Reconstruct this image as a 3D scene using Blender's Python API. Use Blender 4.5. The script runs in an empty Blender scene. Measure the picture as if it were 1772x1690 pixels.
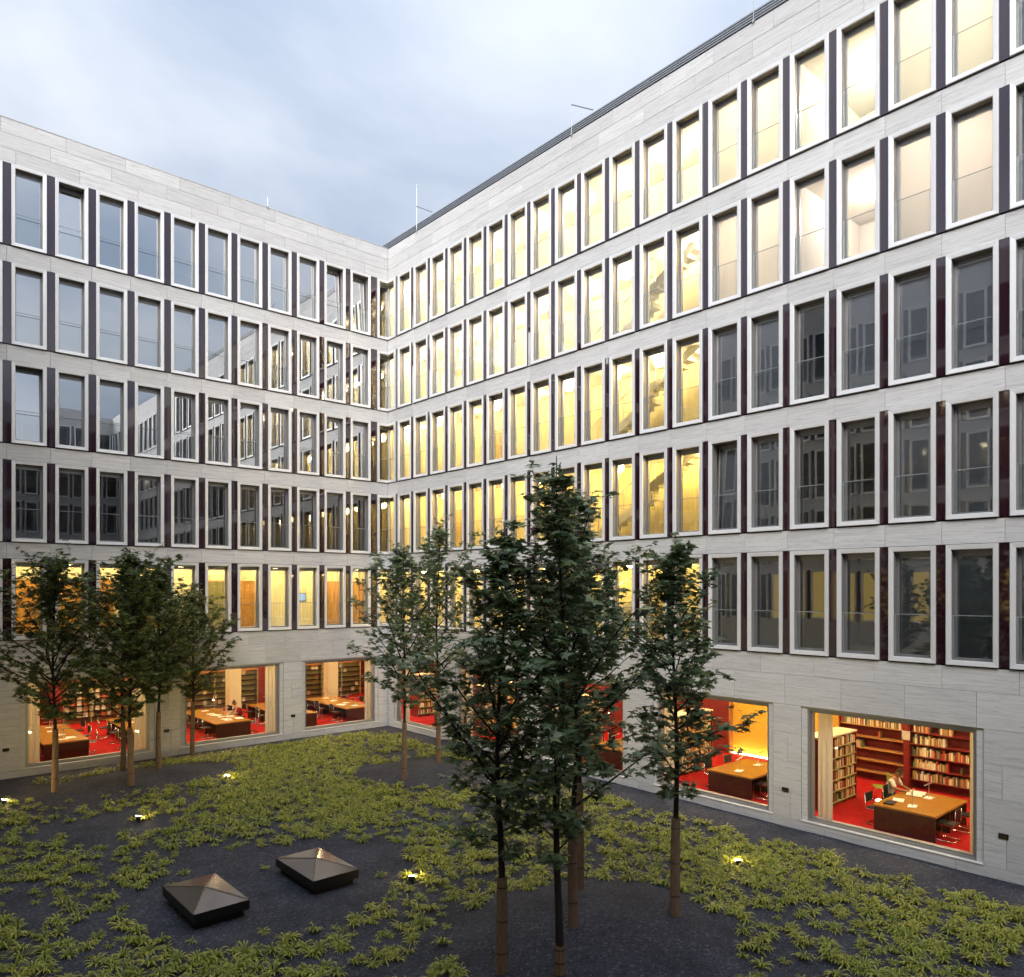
import bpy, math, random
import numpy as np
from mathutils import Vector, Matrix
R_ = math.radians
scn = bpy.context.scene
col = scn.collection
random.seed(7)
rng = np.random.default_rng(11)

# ------------------------------------------------------------------ camera
CAM = (-20.044, -31.902, 6.75); YAW = 48.56
cd = bpy.data.cameras.new('camera'); cam = bpy.data.objects.new('camera', cd); col.objects.link(cam)
cam.location = CAM
cam.rotation_euler = (R_(90), 0, R_(YAW - 90))
cd.sensor_fit = 'HORIZONTAL'; cd.sensor_width = 36.0
cd.lens = 36.0 * 1311.456 / 1772.0
cd.shift_y = (1017.184 - 845.0) / 1772.0
cd.clip_start = 0.1; cd.clip_end = 3000
scn.camera = cam

# ------------------------------------------------------------------ sky, sun, exposure
SUN_DIR = Vector((-0.64, -0.54, 0.52)).normalized()       # direction towards the light
SUN_EL = math.asin(SUN_DIR.z)
w = bpy.data.worlds.new('World'); scn.world = w; w.use_nodes = True
nt = w.node_tree; nt.nodes.clear()
def N(t, **k):
    n = nt.nodes.new(t)
    for a, b in k.items(): setattr(n, a, b)
    return n
out = N('ShaderNodeOutputWorld'); bg = N('ShaderNodeBackground')
sky = N('ShaderNodeTexSky', sky_type='NISHITA'); sky.sun_disc = False
sky.sun_elevation = SUN_EL; sky.sun_rotation = math.atan2(SUN_DIR.x, SUN_DIR.y)
sky.air_density = 1.0; sky.dust_density = 5.0; sky.ozone_density = 3.0
tc = N('ShaderNodeTexCoord')
sep = N('ShaderNodeSeparateXYZ'); nt.links.new(tc.outputs['Generated'], sep.inputs[0])
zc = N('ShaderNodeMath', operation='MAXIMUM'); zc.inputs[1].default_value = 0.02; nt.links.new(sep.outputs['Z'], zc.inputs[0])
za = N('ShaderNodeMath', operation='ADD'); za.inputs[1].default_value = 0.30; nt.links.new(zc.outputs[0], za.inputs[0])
dx = N('ShaderNodeMath', operation='DIVIDE'); dy = N('ShaderNodeMath', operation='DIVIDE')
nt.links.new(sep.outputs['X'], dx.inputs[0]); nt.links.new(za.outputs[0], dx.inputs[1])
nt.links.new(sep.outputs['Y'], dy.inputs[0]); nt.links.new(za.outputs[0], dy.inputs[1])
cmb = N('ShaderNodeCombineXYZ'); nt.links.new(dx.outputs[0], cmb.inputs[0]); nt.links.new(dy.outputs[0], cmb.inputs[1])
mp = N('ShaderNodeMapping'); mp.inputs['Scale'].default_value = (1.0, 1.35, 1); mp.inputs['Rotation'].default_value = (0, 0, 0.6); mp.inputs['Location'].default_value = (3.1, 1.4, 0)
nt.links.new(cmb.outputs[0], mp.inputs[0])
n1 = N('ShaderNodeTexNoise'); n1.inputs['Scale'].default_value = 1.5; n1.inputs['Detail'].default_value = 7; n1.inputs['Roughness'].default_value = 0.5; n1.inputs['Distortion'].default_value = 0.35
nt.links.new(mp.outputs[0], n1.inputs['Vector'])
rp = N('ShaderNodeValToRGB'); e = rp.color_ramp.elements
e[0].position = 0.34; e[0].color = (2.4, 3.0, 3.9, 1)
e[1].position = 0.72; e[1].color = (5.9, 6.1, 6.45, 1)
m_ = e.new(0.52); m_.color = (4.15, 4.55, 5.2, 1)
nt.links.new(n1.outputs['Fac'], rp.inputs['Fac'])
mx = N('ShaderNodeMix', data_type='RGBA'); mx.inputs[0].default_value = 0.78
nt.links.new(sky.outputs[0], mx.inputs[6]); nt.links.new(rp.outputs['Color'], mx.inputs[7])
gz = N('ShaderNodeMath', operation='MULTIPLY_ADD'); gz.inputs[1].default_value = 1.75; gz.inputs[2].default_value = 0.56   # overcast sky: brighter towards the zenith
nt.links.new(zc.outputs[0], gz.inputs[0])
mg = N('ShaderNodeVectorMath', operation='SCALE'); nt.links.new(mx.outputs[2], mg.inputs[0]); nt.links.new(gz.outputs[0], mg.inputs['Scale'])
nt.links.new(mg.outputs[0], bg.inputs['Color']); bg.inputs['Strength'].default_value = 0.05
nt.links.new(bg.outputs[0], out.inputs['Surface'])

sl = bpy.data.lights.new('sun', 'SUN'); sl.energy = 1.35; sl.angle = R_(50); sl.color = (0.97, 0.98, 1.0)
so = bpy.data.objects.new('sun', sl); col.objects.link(so)
so.rotation_euler = SUN_DIR.to_track_quat('Z', 'Y').to_euler()
scn.view_settings.view_transform = 'Standard'; scn.view_settings.look = 'None'
scn.view_settings.gamma = 1.0; scn.view_settings.use_curve_mapping = False
scn.view_settings.exposure = 1.46
scn.render.engine = 'CYCLES'
scn.cycles.max_bounces = 5; scn.cycles.transparent_max_bounces = 24
scn.cycles.diffuse_bounces = 2; scn.cycles.glossy_bounces = 3; scn.cycles.sample_clamp_indirect = 6.0
scn.cycles.caustics_reflective = False; scn.cycles.caustics_refractive = False

# ------------------------------------------------------------------ materials
def mat(name):
    m = bpy.data.materials.new(name); m.use_nodes = True
    t = m.node_tree; t.nodes.clear()
    o = t.nodes.new('ShaderNodeOutputMaterial')
    return m, t, o
def pbsdf(t, o, colr, rough=.6, metal=0., spec=.5):
    b = t.nodes.new('ShaderNodeBsdfPrincipled')
    b.inputs['Base Color'].default_value = (*colr, 1); b.inputs['Roughness'].default_value = rough
    b.inputs['Metallic'].default_value = metal; b.inputs['Specular IOR Level'].default_value = spec
    t.links.new(b.outputs[0], o.inputs['Surface'])
    return b
def simple(name, colr, rough=.6, metal=0., spec=.5, var=.12, scale=9., bump=0., bscale=60., stretch=(1, 1, 1), rnd=0.):
    """procedural: base colour broken up by noise, optional per-object tint and bump"""
    m, t, o = mat(name); b = pbsdf(t, o, colr, rough, metal, spec)
    c = t.nodes.new('ShaderNodeTexCoord'); mpn = t.nodes.new('ShaderNodeMapping'); mpn.inputs['Scale'].default_value = stretch
    t.links.new(c.outputs['Object'], mpn.inputs[0])
    nz = t.nodes.new('ShaderNodeTexNoise'); nz.inputs['Scale'].default_value = scale; nz.inputs['Detail'].default_value = 5
    t.links.new(mpn.outputs[0], nz.inputs['Vector'])
    r = t.nodes.new('ShaderNodeMapRange'); r.inputs['From Min'].default_value = .25; r.inputs['From Max'].default_value = .75
    r.inputs['To Min'].default_value = 1 - var; r.inputs['To Max'].default_value = 1 + var
    t.links.new(nz.outputs['Fac'], r.inputs['Value'])
    mxx = t.nodes.new('ShaderNodeMix'); mxx.data_type = 'RGBA'; mxx.blend_type = 'MULTIPLY'; mxx.inputs[0].default_value = 1
    mxx.inputs[6].default_value = (*colr, 1)
    val = r.outputs[0]
    if rnd:
        oi = t.nodes.new('ShaderNodeObjectInfo'); rr = t.nodes.new('ShaderNodeMapRange')
        rr.inputs['To Min'].default_value = 1 - rnd; rr.inputs['To Max'].default_value = 1 + rnd
        t.links.new(oi.outputs['Random'], rr.inputs['Value'])
        mu = t.nodes.new('ShaderNodeMath'); mu.operation = 'MULTIPLY'
        t.links.new(val, mu.inputs[0]); t.links.new(rr.outputs[0], mu.inputs[1]); val = mu.outputs[0]
    cc = t.nodes.new('ShaderNodeCombineColor')
    for k in range(3): t.links.new(val, cc.inputs[k])
    t.links.new(cc.outputs[0], mxx.inputs[7]); t.links.new(mxx.outputs[2], b.inputs['Base Color'])
    if bump:
        n2 = t.nodes.new('ShaderNodeTexNoise'); n2.inputs['Scale'].default_value = bscale; n2.inputs['Detail'].default_value = 4
        t.links.new(mpn.outputs[0], n2.inputs['Vector'])
        bp = t.nodes.new('ShaderNodeBump'); bp.inputs['Strength'].default_value = bump; bp.inputs['Distance'].default_value = .02
        t.links.new(n2.outputs['Fac'], bp.inputs['Height']); t.links.new(bp.outputs[0], b.inputs['Normal'])
    return m
def travertine(name='travertine'):
    m, t, o = mat(name); b = pbsdf(t, o, (.5, .48, .45), .75, 0, .3)
    c = t.nodes.new('ShaderNodeTexCoord'); oi = t.nodes.new('ShaderNodeObjectInfo')
    off = t.nodes.new('ShaderNodeVectorMath'); off.operation = 'MULTIPLY_ADD'
    cx = t.nodes.new('ShaderNodeCombineXYZ')
    for k in range(3): t.links.new(oi.outputs['Random'], cx.inputs[k])
    off.inputs[1].default_value = (57, 13, 91)
    t.links.new(cx.outputs[0], off.inputs[0]); t.links.new(c.outputs['Object'], off.inputs[2])
    def nz(sc, stretch, det, rough=.55, dist=0.):
        q = t.nodes.new('ShaderNodeMapping'); q.inputs['Scale'].default_value = stretch; t.links.new(off.outputs[0], q.inputs[0])
        n = t.nodes.new('ShaderNodeTexNoise'); n.inputs['Scale'].default_value = sc; n.inputs['Detail'].default_value = det
        n.inputs['Roughness'].default_value = rough; n.inputs['Distortion'].default_value = dist
        t.links.new(q.outputs[0], n.inputs['Vector']); return n.outputs['Fac']
    band = nz(3.0, (.35, 1, 7.0), 8, .62, .8)
    rp = t.nodes.new('ShaderNodeValToRGB'); E_ = rp.color_ramp.elements
    E_[0].position = .30; E_[0].color = (.52, .505, .495, 1); E_[1].position = .70; E_[1].color = (.74, .725, .71, 1)
    q = E_.new(.5); q.color = (.66, .642, .622, 1)
    t.links.new(band, rp.inputs[0])
    pit = nz(9.0, (.45, 1, 4.5), 3, .6)
    pr = t.nodes.new('ShaderNodeMapRange'); pr.inputs['From Min'].default_value = .60; pr.inputs['From Max'].default_value = .70
    pr.inputs['To Min'].default_value = 1; pr.inputs['To Max'].default_value = .74; t.links.new(pit, pr.inputs['Value'])
    rr = t.nodes.new('ShaderNodeMapRange'); rr.inputs['To Min'].default_value = .90; rr.inputs['To Max'].default_value = 1.05
    t.links.new(oi.outputs['Random'], rr.inputs['Value'])
    mu = t.nodes.new('ShaderNodeMath'); mu.operation = 'MULTIPLY'; t.links.new(pr.outputs[0], mu.inputs[0]); t.links.new(rr.outputs[0], mu.inputs[1])
    cc = t.nodes.new('ShaderNodeCombineColor')
    for k in range(3): t.links.new(mu.outputs[0], cc.inputs[k])
    mxx = t.nodes.new('ShaderNodeMix'); mxx.data_type = 'RGBA'; mxx.blend_type = 'MULTIPLY'; mxx.inputs[0].default_value = 1
    t.links.new(rp.outputs[0], mxx.inputs[6]); t.links.new(cc.outputs[0], mxx.inputs[7]); t.links.new(mxx.outputs[2], b.inputs['Base Color'])
    bp = t.nodes.new('ShaderNodeBump'); bp.inputs['Strength'].default_value = .35; bp.inputs['Distance'].default_value = .012
    t.links.new(mu.outputs[0], bp.inputs['Height']); t.links.new(bp.outputs[0], b.inputs['Normal'])
    return m
def glass(name, base, tint=(.85, .87, .88), gl=(1, 1, 1), rough=0.0, fres=True):
    m, t, o = mat(name)
    tr = t.nodes.new('ShaderNodeBsdfTransparent'); tr.inputs[0].default_value = (*tint, 1)
    g = t.nodes.new('ShaderNodeBsdfGlossy'); g.inputs['Color'].default_value = (*gl, 1); g.inputs['Roughness'].default_value = rough
    fr = t.nodes.new('ShaderNodeFresnel'); fr.inputs[0].default_value = 1.5
    a = t.nodes.new('ShaderNodeMath'); a.operation = 'ADD'; a.use_clamp = True; a.inputs[1].default_value = base
    a.inputs[0].default_value = .03
    if fres: t.links.new(fr.outputs[0], a.inputs[0])
    # faint waviness of large float panes
    c = t.nodes.new('ShaderNodeTexCoord'); nz = t.nodes.new('ShaderNodeTexNoise'); nz.inputs['Scale'].default_value = 1.1; nz.inputs['Detail'].default_value = 0
    t.links.new(c.outputs['Object'], nz.inputs['Vector'])
    bp = t.nodes.new('ShaderNodeBump'); bp.inputs['Strength'].default_value = .035; bp.inputs['Distance'].default_value = .02
    t.links.new(nz.outputs['Fac'], bp.inputs['Height']); t.links.new(bp.outputs[0], g.inputs['Normal'])
    mi = t.nodes.new('ShaderNodeMixShader'); t.links.new(a.outputs[0], mi.inputs[0]); t.links.new(tr.outputs[0], mi.inputs[1]); t.links.new(g.outputs[0], mi.inputs[2])
    t.links.new(mi.outputs[0], o.inputs['Surface']); return m
def emit(name, colr, s):
    m, t, o = mat(name); e_ = t.nodes.new('ShaderNodeEmission'); e_.inputs[0].default_value = (*colr, 1); e_.inputs[1].default_value = s
    t.links.new(e_.outputs[0], o.inputs['Surface']); return m
def fabric(name, colr, trans=.5):
    m, t, o = mat(name)
    df = t.nodes.new('ShaderNodeBsdfDiffuse'); tl = t.nodes.new('ShaderNodeBsdfTranslucent')
    c = t.nodes.new('ShaderNodeTexCoord'); nz = t.nodes.new('ShaderNodeTexNoise'); nz.inputs['Scale'].default_value = 30
    t.links.new(c.outputs['Object'], nz.inputs['Vector'])
    mr = t.nodes.new('ShaderNodeMix'); mr.data_type = 'RGBA'; mr.inputs[6].default_value = (*[x * .92 for x in colr], 1); mr.inputs[7].default_value = (*colr, 1)
    t.links.new(nz.outputs['Fac'], mr.inputs[0])
    t.links.new(mr.outputs[2], df.inputs[0]); t.links.new(mr.outputs[2], tl.inputs[0])
    mi = t.nodes.new('ShaderNodeMixShader'); mi.inputs[0].default_value = trans
    t.links.new(df.outputs[0], mi.inputs[1]); t.links.new(tl.outputs[0], mi.inputs[2]); t.links.new(mi.outputs[0], o.inputs['Surface']); return m
def palette(name, cols, rough=.7, scale_attr=True):
    """colour per face island from a vertex attribute 'tone' (each book its own cover colour)"""
    m, t, o = mat(name); b = pbsdf(t, o, (.5, .5, .5), rough)
    at_ = t.nodes.new('ShaderNodeAttribute'); at_.attribute_name = 'tone'
    rp = t.nodes.new('ShaderNodeValToRGB'); rp.color_ramp.interpolation = 'CONSTANT'
    E_ = rp.color_ramp.elements
    while len(E_) > 1: E_.remove(E_[-1])
    E_[0].position = 0; E_[0].color = (*cols[0], 1)
    for i, c_ in enumerate(cols[1:], 1):
        q = E_.new(i / len(cols)); q.color = (*c_, 1)
    t.links.new(at_.outputs['Fac'], rp.inputs[0]); t.links.new(rp.outputs[0], b.inputs['Base Color']); return m
def leafmat(name, c0, c1, rough=.45, trans=.25, spec=.5):
    m, t, o = mat(name)
    at_ = t.nodes.new('ShaderNodeAttribute'); at_.attribute_name = 'tone'
    mr = t.nodes.new('ShaderNodeMix'); mr.data_type = 'RGBA'; mr.inputs[6].default_value = (*c0, 1); mr.inputs[7].default_value = (*c1, 1)
    t.links.new(at_.outputs['Fac'], mr.inputs[0])
    b = t.nodes.new('ShaderNodeBsdfPrincipled'); b.inputs['Roughness'].default_value = rough; b.inputs['Specular IOR Level'].default_value = spec
    t.links.new(mr.outputs[2], b.inputs['Base Color'])
    tl = t.nodes.new('ShaderNodeBsdfTranslucent'); t.links.new(mr.outputs[2], tl.inputs[0])
    mi = t.nodes.new('ShaderNodeMixShader'); mi.inputs[0].default_value = trans
    t.links.new(b.outputs[0], mi.inputs[1]); t.links.new(tl.outputs[0], mi.inputs[2]); t.links.new(mi.outputs[0], o.inputs['Surface']); return m
def gravelmat():
    m, t, o = mat('lava_gravel'); b = pbsdf(t, o, (.03, .03, .035), .9, 0, .25)
    c = t.nodes.new('ShaderNodeTexCoord')
    v = t.nodes.new('ShaderNodeTexVoronoi'); v.inputs['Scale'].default_value = 26; t.links.new(c.outputs['Object'], v.inputs['Vector'])
    nz = t.nodes.new('ShaderNodeTexNoise'); nz.inputs['Scale'].default_value = .9; nz.inputs['Detail'].default_value = 6; t.links.new(c.outputs['Object'], nz.inputs['Vector'])
    sc = t.nodes.new('ShaderNodeSeparateColor'); t.links.new(v.outputs['Color'], sc.inputs[0])
    rp = t.nodes.new('ShaderNodeValToRGB'); E_ = rp.color_ramp.elements
    E_[0].position = 0; E_[0].color = (.030, .033, .046, 1); E_[1].position = 1; E_[1].color = (.12, .125, .15, 1)
    q = E_.new(.9); q.color = (.062, .067, .088, 1)
    t.links.new(sc.outputs[0], rp.inputs[0])
    mr = t.nodes.new('ShaderNodeMapRange'); mr.inputs['From Min'].default_value = .3; mr.inputs['From Max'].default_value = .7
    mr.inputs['To Min'].default_value = .72; mr.inputs['To Max'].default_value = 1.3; t.links.new(nz.outputs['Fac'], mr.inputs['Value'])
    cc = t.nodes.new('ShaderNodeCombineColor')
    for k in range(3): t.links.new(mr.outputs[0], cc.inputs[k])
    mxx = t.nodes.new('ShaderNodeMix'); mxx.data_type = 'RGBA'; mxx.blend_type = 'MULTIPLY'; mxx.inputs[0].default_value = 1
    t.links.new(rp.outputs[0], mxx.inputs[6]); t.links.new(cc.outputs[0], mxx.inputs[7]); t.links.new(mxx.outputs[2], b.inputs['Base Color'])
    bp = t.nodes.new('ShaderNodeBump'); bp.inputs['Strength'].default_value = .9; bp.inputs['Distance'].default_value = .03; bp.invert = True
    t.links.new(v.outputs['Distance'], bp.inputs['Height']); t.links.new(bp.outputs[0], b.inputs['Normal'])
    return m

M = {}
M['stone'] = travertine()
M['core'] = simple('dark_wall_core', (.025, .024, .026), .8)
M['alu'] = simple('champagne_aluminium', (.86, .845, .83), .42, .22, .5, .04, 3, rnd=.03)
M['sash'] = simple('grey_aluminium', (.36, .36, .36), .4, .6, .5, .05, 4)
M['reveal'] = simple('bronze_grey_reveal', (.27, .24, .22), .5, .2, .5, .05, 4)
M['steel'] = simple('brushed_steel', (.6, .6, .6), .3, .9, .5, .05, 20)
def panelmat():
    m, t, o = mat('aubergine_glass')
    d = t.nodes.new('ShaderNodeBsdfDiffuse'); g = t.nodes.new('ShaderNodeBsdfGlossy'); g.inputs['Roughness'].default_value = .04
    c = t.nodes.new('ShaderNodeTexCoord'); nz = t.nodes.new('ShaderNodeTexNoise'); nz.inputs['Scale'].default_value = .9; t.links.new(c.outputs['Object'], nz.inputs['Vector'])
    mr = t.nodes.new('ShaderNodeMix'); mr.data_type = 'RGBA'; mr.inputs[6].default_value = (.034, .005, .014, 1); mr.inputs[7].default_value = (.018, .004, .008, 1)
    t.links.new(nz.outputs['Fac'], mr.inputs[0]); t.links.new(mr.outputs[2], d.inputs[0])
    fr = t.nodes.new('ShaderNodeFresnel'); fr.inputs[0].default_value = 1.6; a = t.nodes.new('ShaderNodeMath'); a.operation = 'ADD'; a.inputs[1].default_value = .10; t.links.new(fr.outputs[0], a.inputs[0])
    mi = t.nodes.new('ShaderNodeMixShader'); t.links.new(a.outputs[0], mi.inputs[0]); t.links.new(d.outputs[0], mi.inputs[1]); t.links.new(g.outputs[0], mi.inputs[2]); t.links.new(mi.outputs[0], o.inputs['Surface']); return m
M['panel'] = panelmat()
M['glass'] = glass('office_glass', .17)
M['glassR'] = glass('corridor_glass', .05)
M['glassL'] = glass('boosted_mirror_glass', .66)  # mirroring raised on upper left panes to whiten their sky reflection
M['libglass'] = glass('library_glass', .012, (.95, .96, .95), fres=False)
M['rail'] = glass('railing_glass', .03, (.95, .965, .965), fres=False)
M['railedge'] = simple('glass_edge', (.40, .43, .43), .2, .3)
M['cream'] = simple('cream_plaster', (.84, .74, .46), .8, 0, .2, .04, 1.2)
M['white'] = simple('white_plaster', (.78, .75, .68), .8, 0, .2, .03, 1.2)
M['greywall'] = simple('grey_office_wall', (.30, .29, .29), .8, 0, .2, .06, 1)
M['floor_grey'] = simple('grey_carpet', (.12, .115, .11), .9, 0, .2, .1, 6)
M['blind'] = fabric('roller_blind_grey', (.80, .84, .93), .15)
M['blind_w'] = fabric('roller_blind_cream', (.84, .81, .74), .65)
M['added_white'] = fabric('added_white_sheet', (.86, .87, .88), .15)  # white sheets added behind upper left panes in place of bright sky reflection
M['curtain'] = fabric('cream_curtain', (.74, .67, .50), .35)
M['door'] = simple('oak_veneer', (.50, .235, .045), .45, 0, .4, .08, 2, stretch=(5, 5, .4))
M['olive'] = simple('olive_panel', (.22, .20, .07), .6, 0, .3, .1, 2)
M['lamp'] = emit('lamp_glow', (1, .70, .23), 30)
M['lampA'] = emit('lamp_glow_cream', (1, .84, .54), 42)
M['lampB'] = emit('lamp_glow_gold', (1, .77, .36), 34)
M['louvre'] = simple('grey_louvre', (.30, .31, .33), .45, .4)
M['carpet'] = simple('red_carpet', (.40, .012, .012), .95, 0, .1, .10, 2.2, bump=.3, bscale=90)
M['mahogany'] = simple('red_stained_wood', (.20, .018, .014), .5, 0, .4, .18, 3, stretch=(1, 1, 8), bump=.05)
M['walnut'] = simple('dark_walnut', (.075, .024, .013), .42, 0, .4, .25, 4, stretch=(9, 9, .8))
M['tabletop'] = simple('honey_wood', (.36, .165, .020), .26, 0, .5, .16, 3, stretch=(8, 1, 1))
M['shelfwood'] = simple('orange_wood', (.45, .20, .06), .5, 0, .4, .12, 3, stretch=(1, 6, 6))
M['shelfolive'] = simple('olive_steel_shelf', (.42, .36, .16), .6, 0, .3, .08, 2)
M['column'] = simple('cream_column', (.68, .60, .40), .7, 0, .2, .03, 2)
M['black'] = simple('black_leather', (.012, .011, .011), .5, 0, .4)
M['greenpad'] = simple('olive_green_fabric', (.24, .26, .02), .8, 0, .3)
M['chrome'] = simple('chrome_tube', (.75, .73, .7), .15, 1, .5, .02)
M['paper'] = simple('white_paper', (.82, .80, .76), .8, 0, .2, .03, 14)
M['book'] = palette('book_covers', [(.55, .42, .20), (.36, .03, .02), (.70, .62, .42), (.10, .10, .05), (.45, .30, .08), (.06, .035, .02), (.74, .70, .60), (.28, .24, .08), (.5, .07, .03), (.08, .14, .04), (.62, .50, .26), (.16, .06, .03), (.66, .58, .40), (.3, .16, .05)])
M['gravel'] = gravelmat()
M['bronze'] = simple('bronze_glazing', (.23, .20, .18), .13, .5, .8, .06, 1.5)
M['blackmetal'] = simple('black_metal', (.012, .012, .013), .45, .3, .5)
M['bark'] = simple('dark_bark', (.030, .024, .020), .85, 0, .2, .35, 14, stretch=(1, 1, .3), bump=.6, bscale=30)
M['reed'] = simple('reed_mat', (.215, .14, .088), .8, 0, .2, .35, 30, stretch=(3, 3, .15), bump=.5, bscale=60)
M['wire'] = simple('binding_wire', (.05, .04, .03), .6, .5)
M['leafA'] = leafmat('maple_leaf_warm_lit', (.050, .078, .022), (.165, .215, .050), .42, .22, .55)  # left trees: yellow window light tinted into the leaf colour
M['leafB'] = leafmat('maple_leaf_bluegreen', (.060, .105, .046), (.23, .30, .14), .36, .32, .8)
M['leafR'] = leafmat('maple_leaf_red', (.14, .012, .025), (.24, .03, .05), .45, .3)
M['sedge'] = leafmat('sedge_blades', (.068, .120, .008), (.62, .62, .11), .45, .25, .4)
M['skin'] = simple('skin', (.36, .18, .11), .55, 0, .4, .06, 12)
M['skin2'] = simple('light_skin', (.55, .33, .23), .55, 0, .4, .06, 12)
M['hair'] = simple('short_dark_hair', (.10, .06, .035), .6, 0, .4, .2, 40)
M['hair2'] = simple('brown_hair', (.10, .05, .025), .6, 0, .4, .2, 40)
M['shirt'] = simple('white_shirt', (.80, .78, .74), .85, 0, .2, .05, 8)
M['redtop'] = simple('dark_red_top', (.25, .02, .02), .85, 0, .2, .08, 8)
M['trousers'] = simple('dark_trousers', (.03, .03, .04), .85, 0, .2, .1, 9)
M['spot'] = emit('spot_lens', (1, .74, .30), 300)
M['leaf_ind'] = simple('indoor_leaf', (.03, .07, .02), .5, 0, .5, .2, 9)

# ------------------------------------------------------------------ mesh helpers
def sphere_mesh(name, r, n=12, m=8):
    v = [(0, 0, r)]; f = []
    for i in range(1, m):
        for j in range(n): v.append((r * math.sin(math.pi * i / m) * math.cos(2 * math.pi * j / n), r * math.sin(math.pi * i / m) * math.sin(2 * math.pi * j / n), r * math.cos(math.pi * i / m)))
    v.append((0, 0, -r)); e_ = len(v) - 1
    for j in range(n):
        k = (j + 1) % n; f.append((0, 1 + j, 1 + k)); f.append((e_, e_ - n + k, e_ - n + j))
        for i in range(m - 2): f.append((1 + i * n + j, 1 + (i + 1) * n + j, 1 + (i + 1) * n + k, 1 + i * n + k))
    me = bpy.data.meshes.new(name); me.from_pydata(v, [], f); me.update(); me.polygons.foreach_set('use_smooth', [True] * len(f)); return me
class MB:
    def __init__(s): s.v = []; s.f = []; s.tone = []
    def _t(s, n, tone): s.tone += [tone] * n
    def quad(s, a, b, c, d, tone=0.):
        i = len(s.v); s.v += [a, b, c, d]; s.f.append((i, i + 1, i + 2, i + 3)); s._t(4, tone); return s
    def box(s, x0, x1, y0, y1, z0, z1, tone=0.):
        i = len(s.v)
        s.v += [(x0, y0, z0), (x1, y0, z0), (x1, y1, z0), (x0, y1, z0), (x0, y0, z1), (x1, y0, z1), (x1, y1, z1), (x0, y1, z1)]
        for q in ((0, 3, 2, 1), (4, 5, 6, 7), (0, 1, 5, 4), (1, 2, 6, 5), (2, 3, 7, 6), (3, 0, 4, 7)): s.f.append(tuple(i + k for k in q))
        s._t(8, tone); return s
    def bbox(s, x0, x1, y0, y1, z0, z1, b=.006):
        """box whose front (-y) edges are chamfered"""
        i = len(s.v)
        s.v += [(x0, y1, z0), (x1, y1, z0), (x1, y1, z1), (x0, y1, z1), (x0, y0 + b, z0), (x1, y0 + b, z0), (x1, y0 + b, z1), (x0, y0 + b, z1),
                (x0 + b, y0, z0 + b), (x1 - b, y0, z0 + b), (x1 - b, y0, z1 - b), (x0 + b, y0, z1 - b)]
        for k in range(4):
            n = (k + 1) % 4
            s.f.append((i + k, i + 4 + k, i + 4 + n, i + n)[::-1]); s.f.append((i + 4 + k, i + 8 + k, i + 8 + n, i + 4 + n)[::-1])
        s.f.append((i + 8, i + 9, i + 10, i + 11)); s.f.append((i + 3, i + 2, i + 1, i)); s._t(12, 0.); return s
    def tube(s, pts, rad, n=8, cap=True, tone=0.):
        pts = [Vector(p) for p in pts]
        if not hasattr(rad, '__len__'): rad = [rad] * len(pts)
        i0 = len(s.v); ref = None
        for k, p in enumerate(pts):
            d = (pts[min(k + 1, len(pts) - 1)] - pts[max(k - 1, 0)]).normalized()
            if ref is None: ref = Vector((1, 0, 0)) if abs(d.x) < .8 else Vector((0, 1, 0))
            a = d.cross(ref).normalized(); b = d.cross(a).normalized(); ref = -d.cross(a).cross(d) if False else ref
            for j in range(n):
                th = 2 * math.pi * j / n
                s.v.append(tuple(p + (a * math.cos(th) + b * math.sin(th)) * rad[k]))
        for k in range(len(pts) - 1):
            for j in range(n):
                j2 = (j + 1) % n
                s.f.append((i0 + k * n + j, i0 + k * n + j2, i0 + (k + 1) * n + j2, i0 + (k + 1) * n + j))
        if cap:
            s.f.append(tuple(i0 + j for j in range(n))[::-1]); s.f.append(tuple(i0 + (len(pts) - 1) * n + j for j in range(n)))
        s._t(n * len(pts), tone); return s
    def disc(s, x, y, z, r, n=16, h=.02):
        return s.tube([(x, y, z), (x, y, z + h)], r, n)
    def ring(s, w, h, prof):
        """mitred rectangular frame: prof = [(inset, y)...] swept round the rectangle 0..w x 0..h"""
        i = len(s.v); n = len(prof)
        for (ins, y) in prof:
            s.v += [(ins, y, ins), (w - ins, y, ins), (w - ins, y, h - ins), (ins, y, h - ins)]
        for k in range(n - 1):
            for j in range(4):
                j2 = (j + 1) % 4
                s.f.append((i + 4 * k + j, i + 4 * k + j2, i + 4 * k + 4 + j2, i + 4 * k + 4 + j)[::-1])
        s._t(4 * n, 0.); return s
    def mesh(s, name, smooth=False):
        me = bpy.data.meshes.new(name); me.from_pydata(s.v, [], s.f); me.update()
        if any(s.tone):
            a = me.attributes.new('tone', 'FLOAT', 'POINT'); a.data.foreach_set('value', s.tone)
        if smooth: me.polygons.foreach_set('use_smooth', [True] * len(me.polygons))
        return me
def obj(name, me, m, parent=None, loc=None, rot=None, label=None, cat=None, group=None, kind=None, smooth=False):
    if isinstance(me, MB): me = me.mesh(name, smooth)
    o = bpy.data.objects.new(name, me)
    if m is not None and len(me.materials) == 0: me.materials.append(m)
    col.objects.link(o)
    if m is not None and me.materials[0] != m: o.material_slots[0].link = 'OBJECT'; o.material_slots[0].material = m
    if parent: o.parent = parent
    if loc: o.location = loc
    if rot: o.rotation_euler = rot
    tag(o, label, cat, group, kind); return o
def tag(o, label=None, cat=None, group=None, kind=None):
    if label: o['label'] = label
    if cat: o['category'] = cat
    if group: o['group'] = group
    if kind: o['kind'] = kind
    return o
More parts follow.
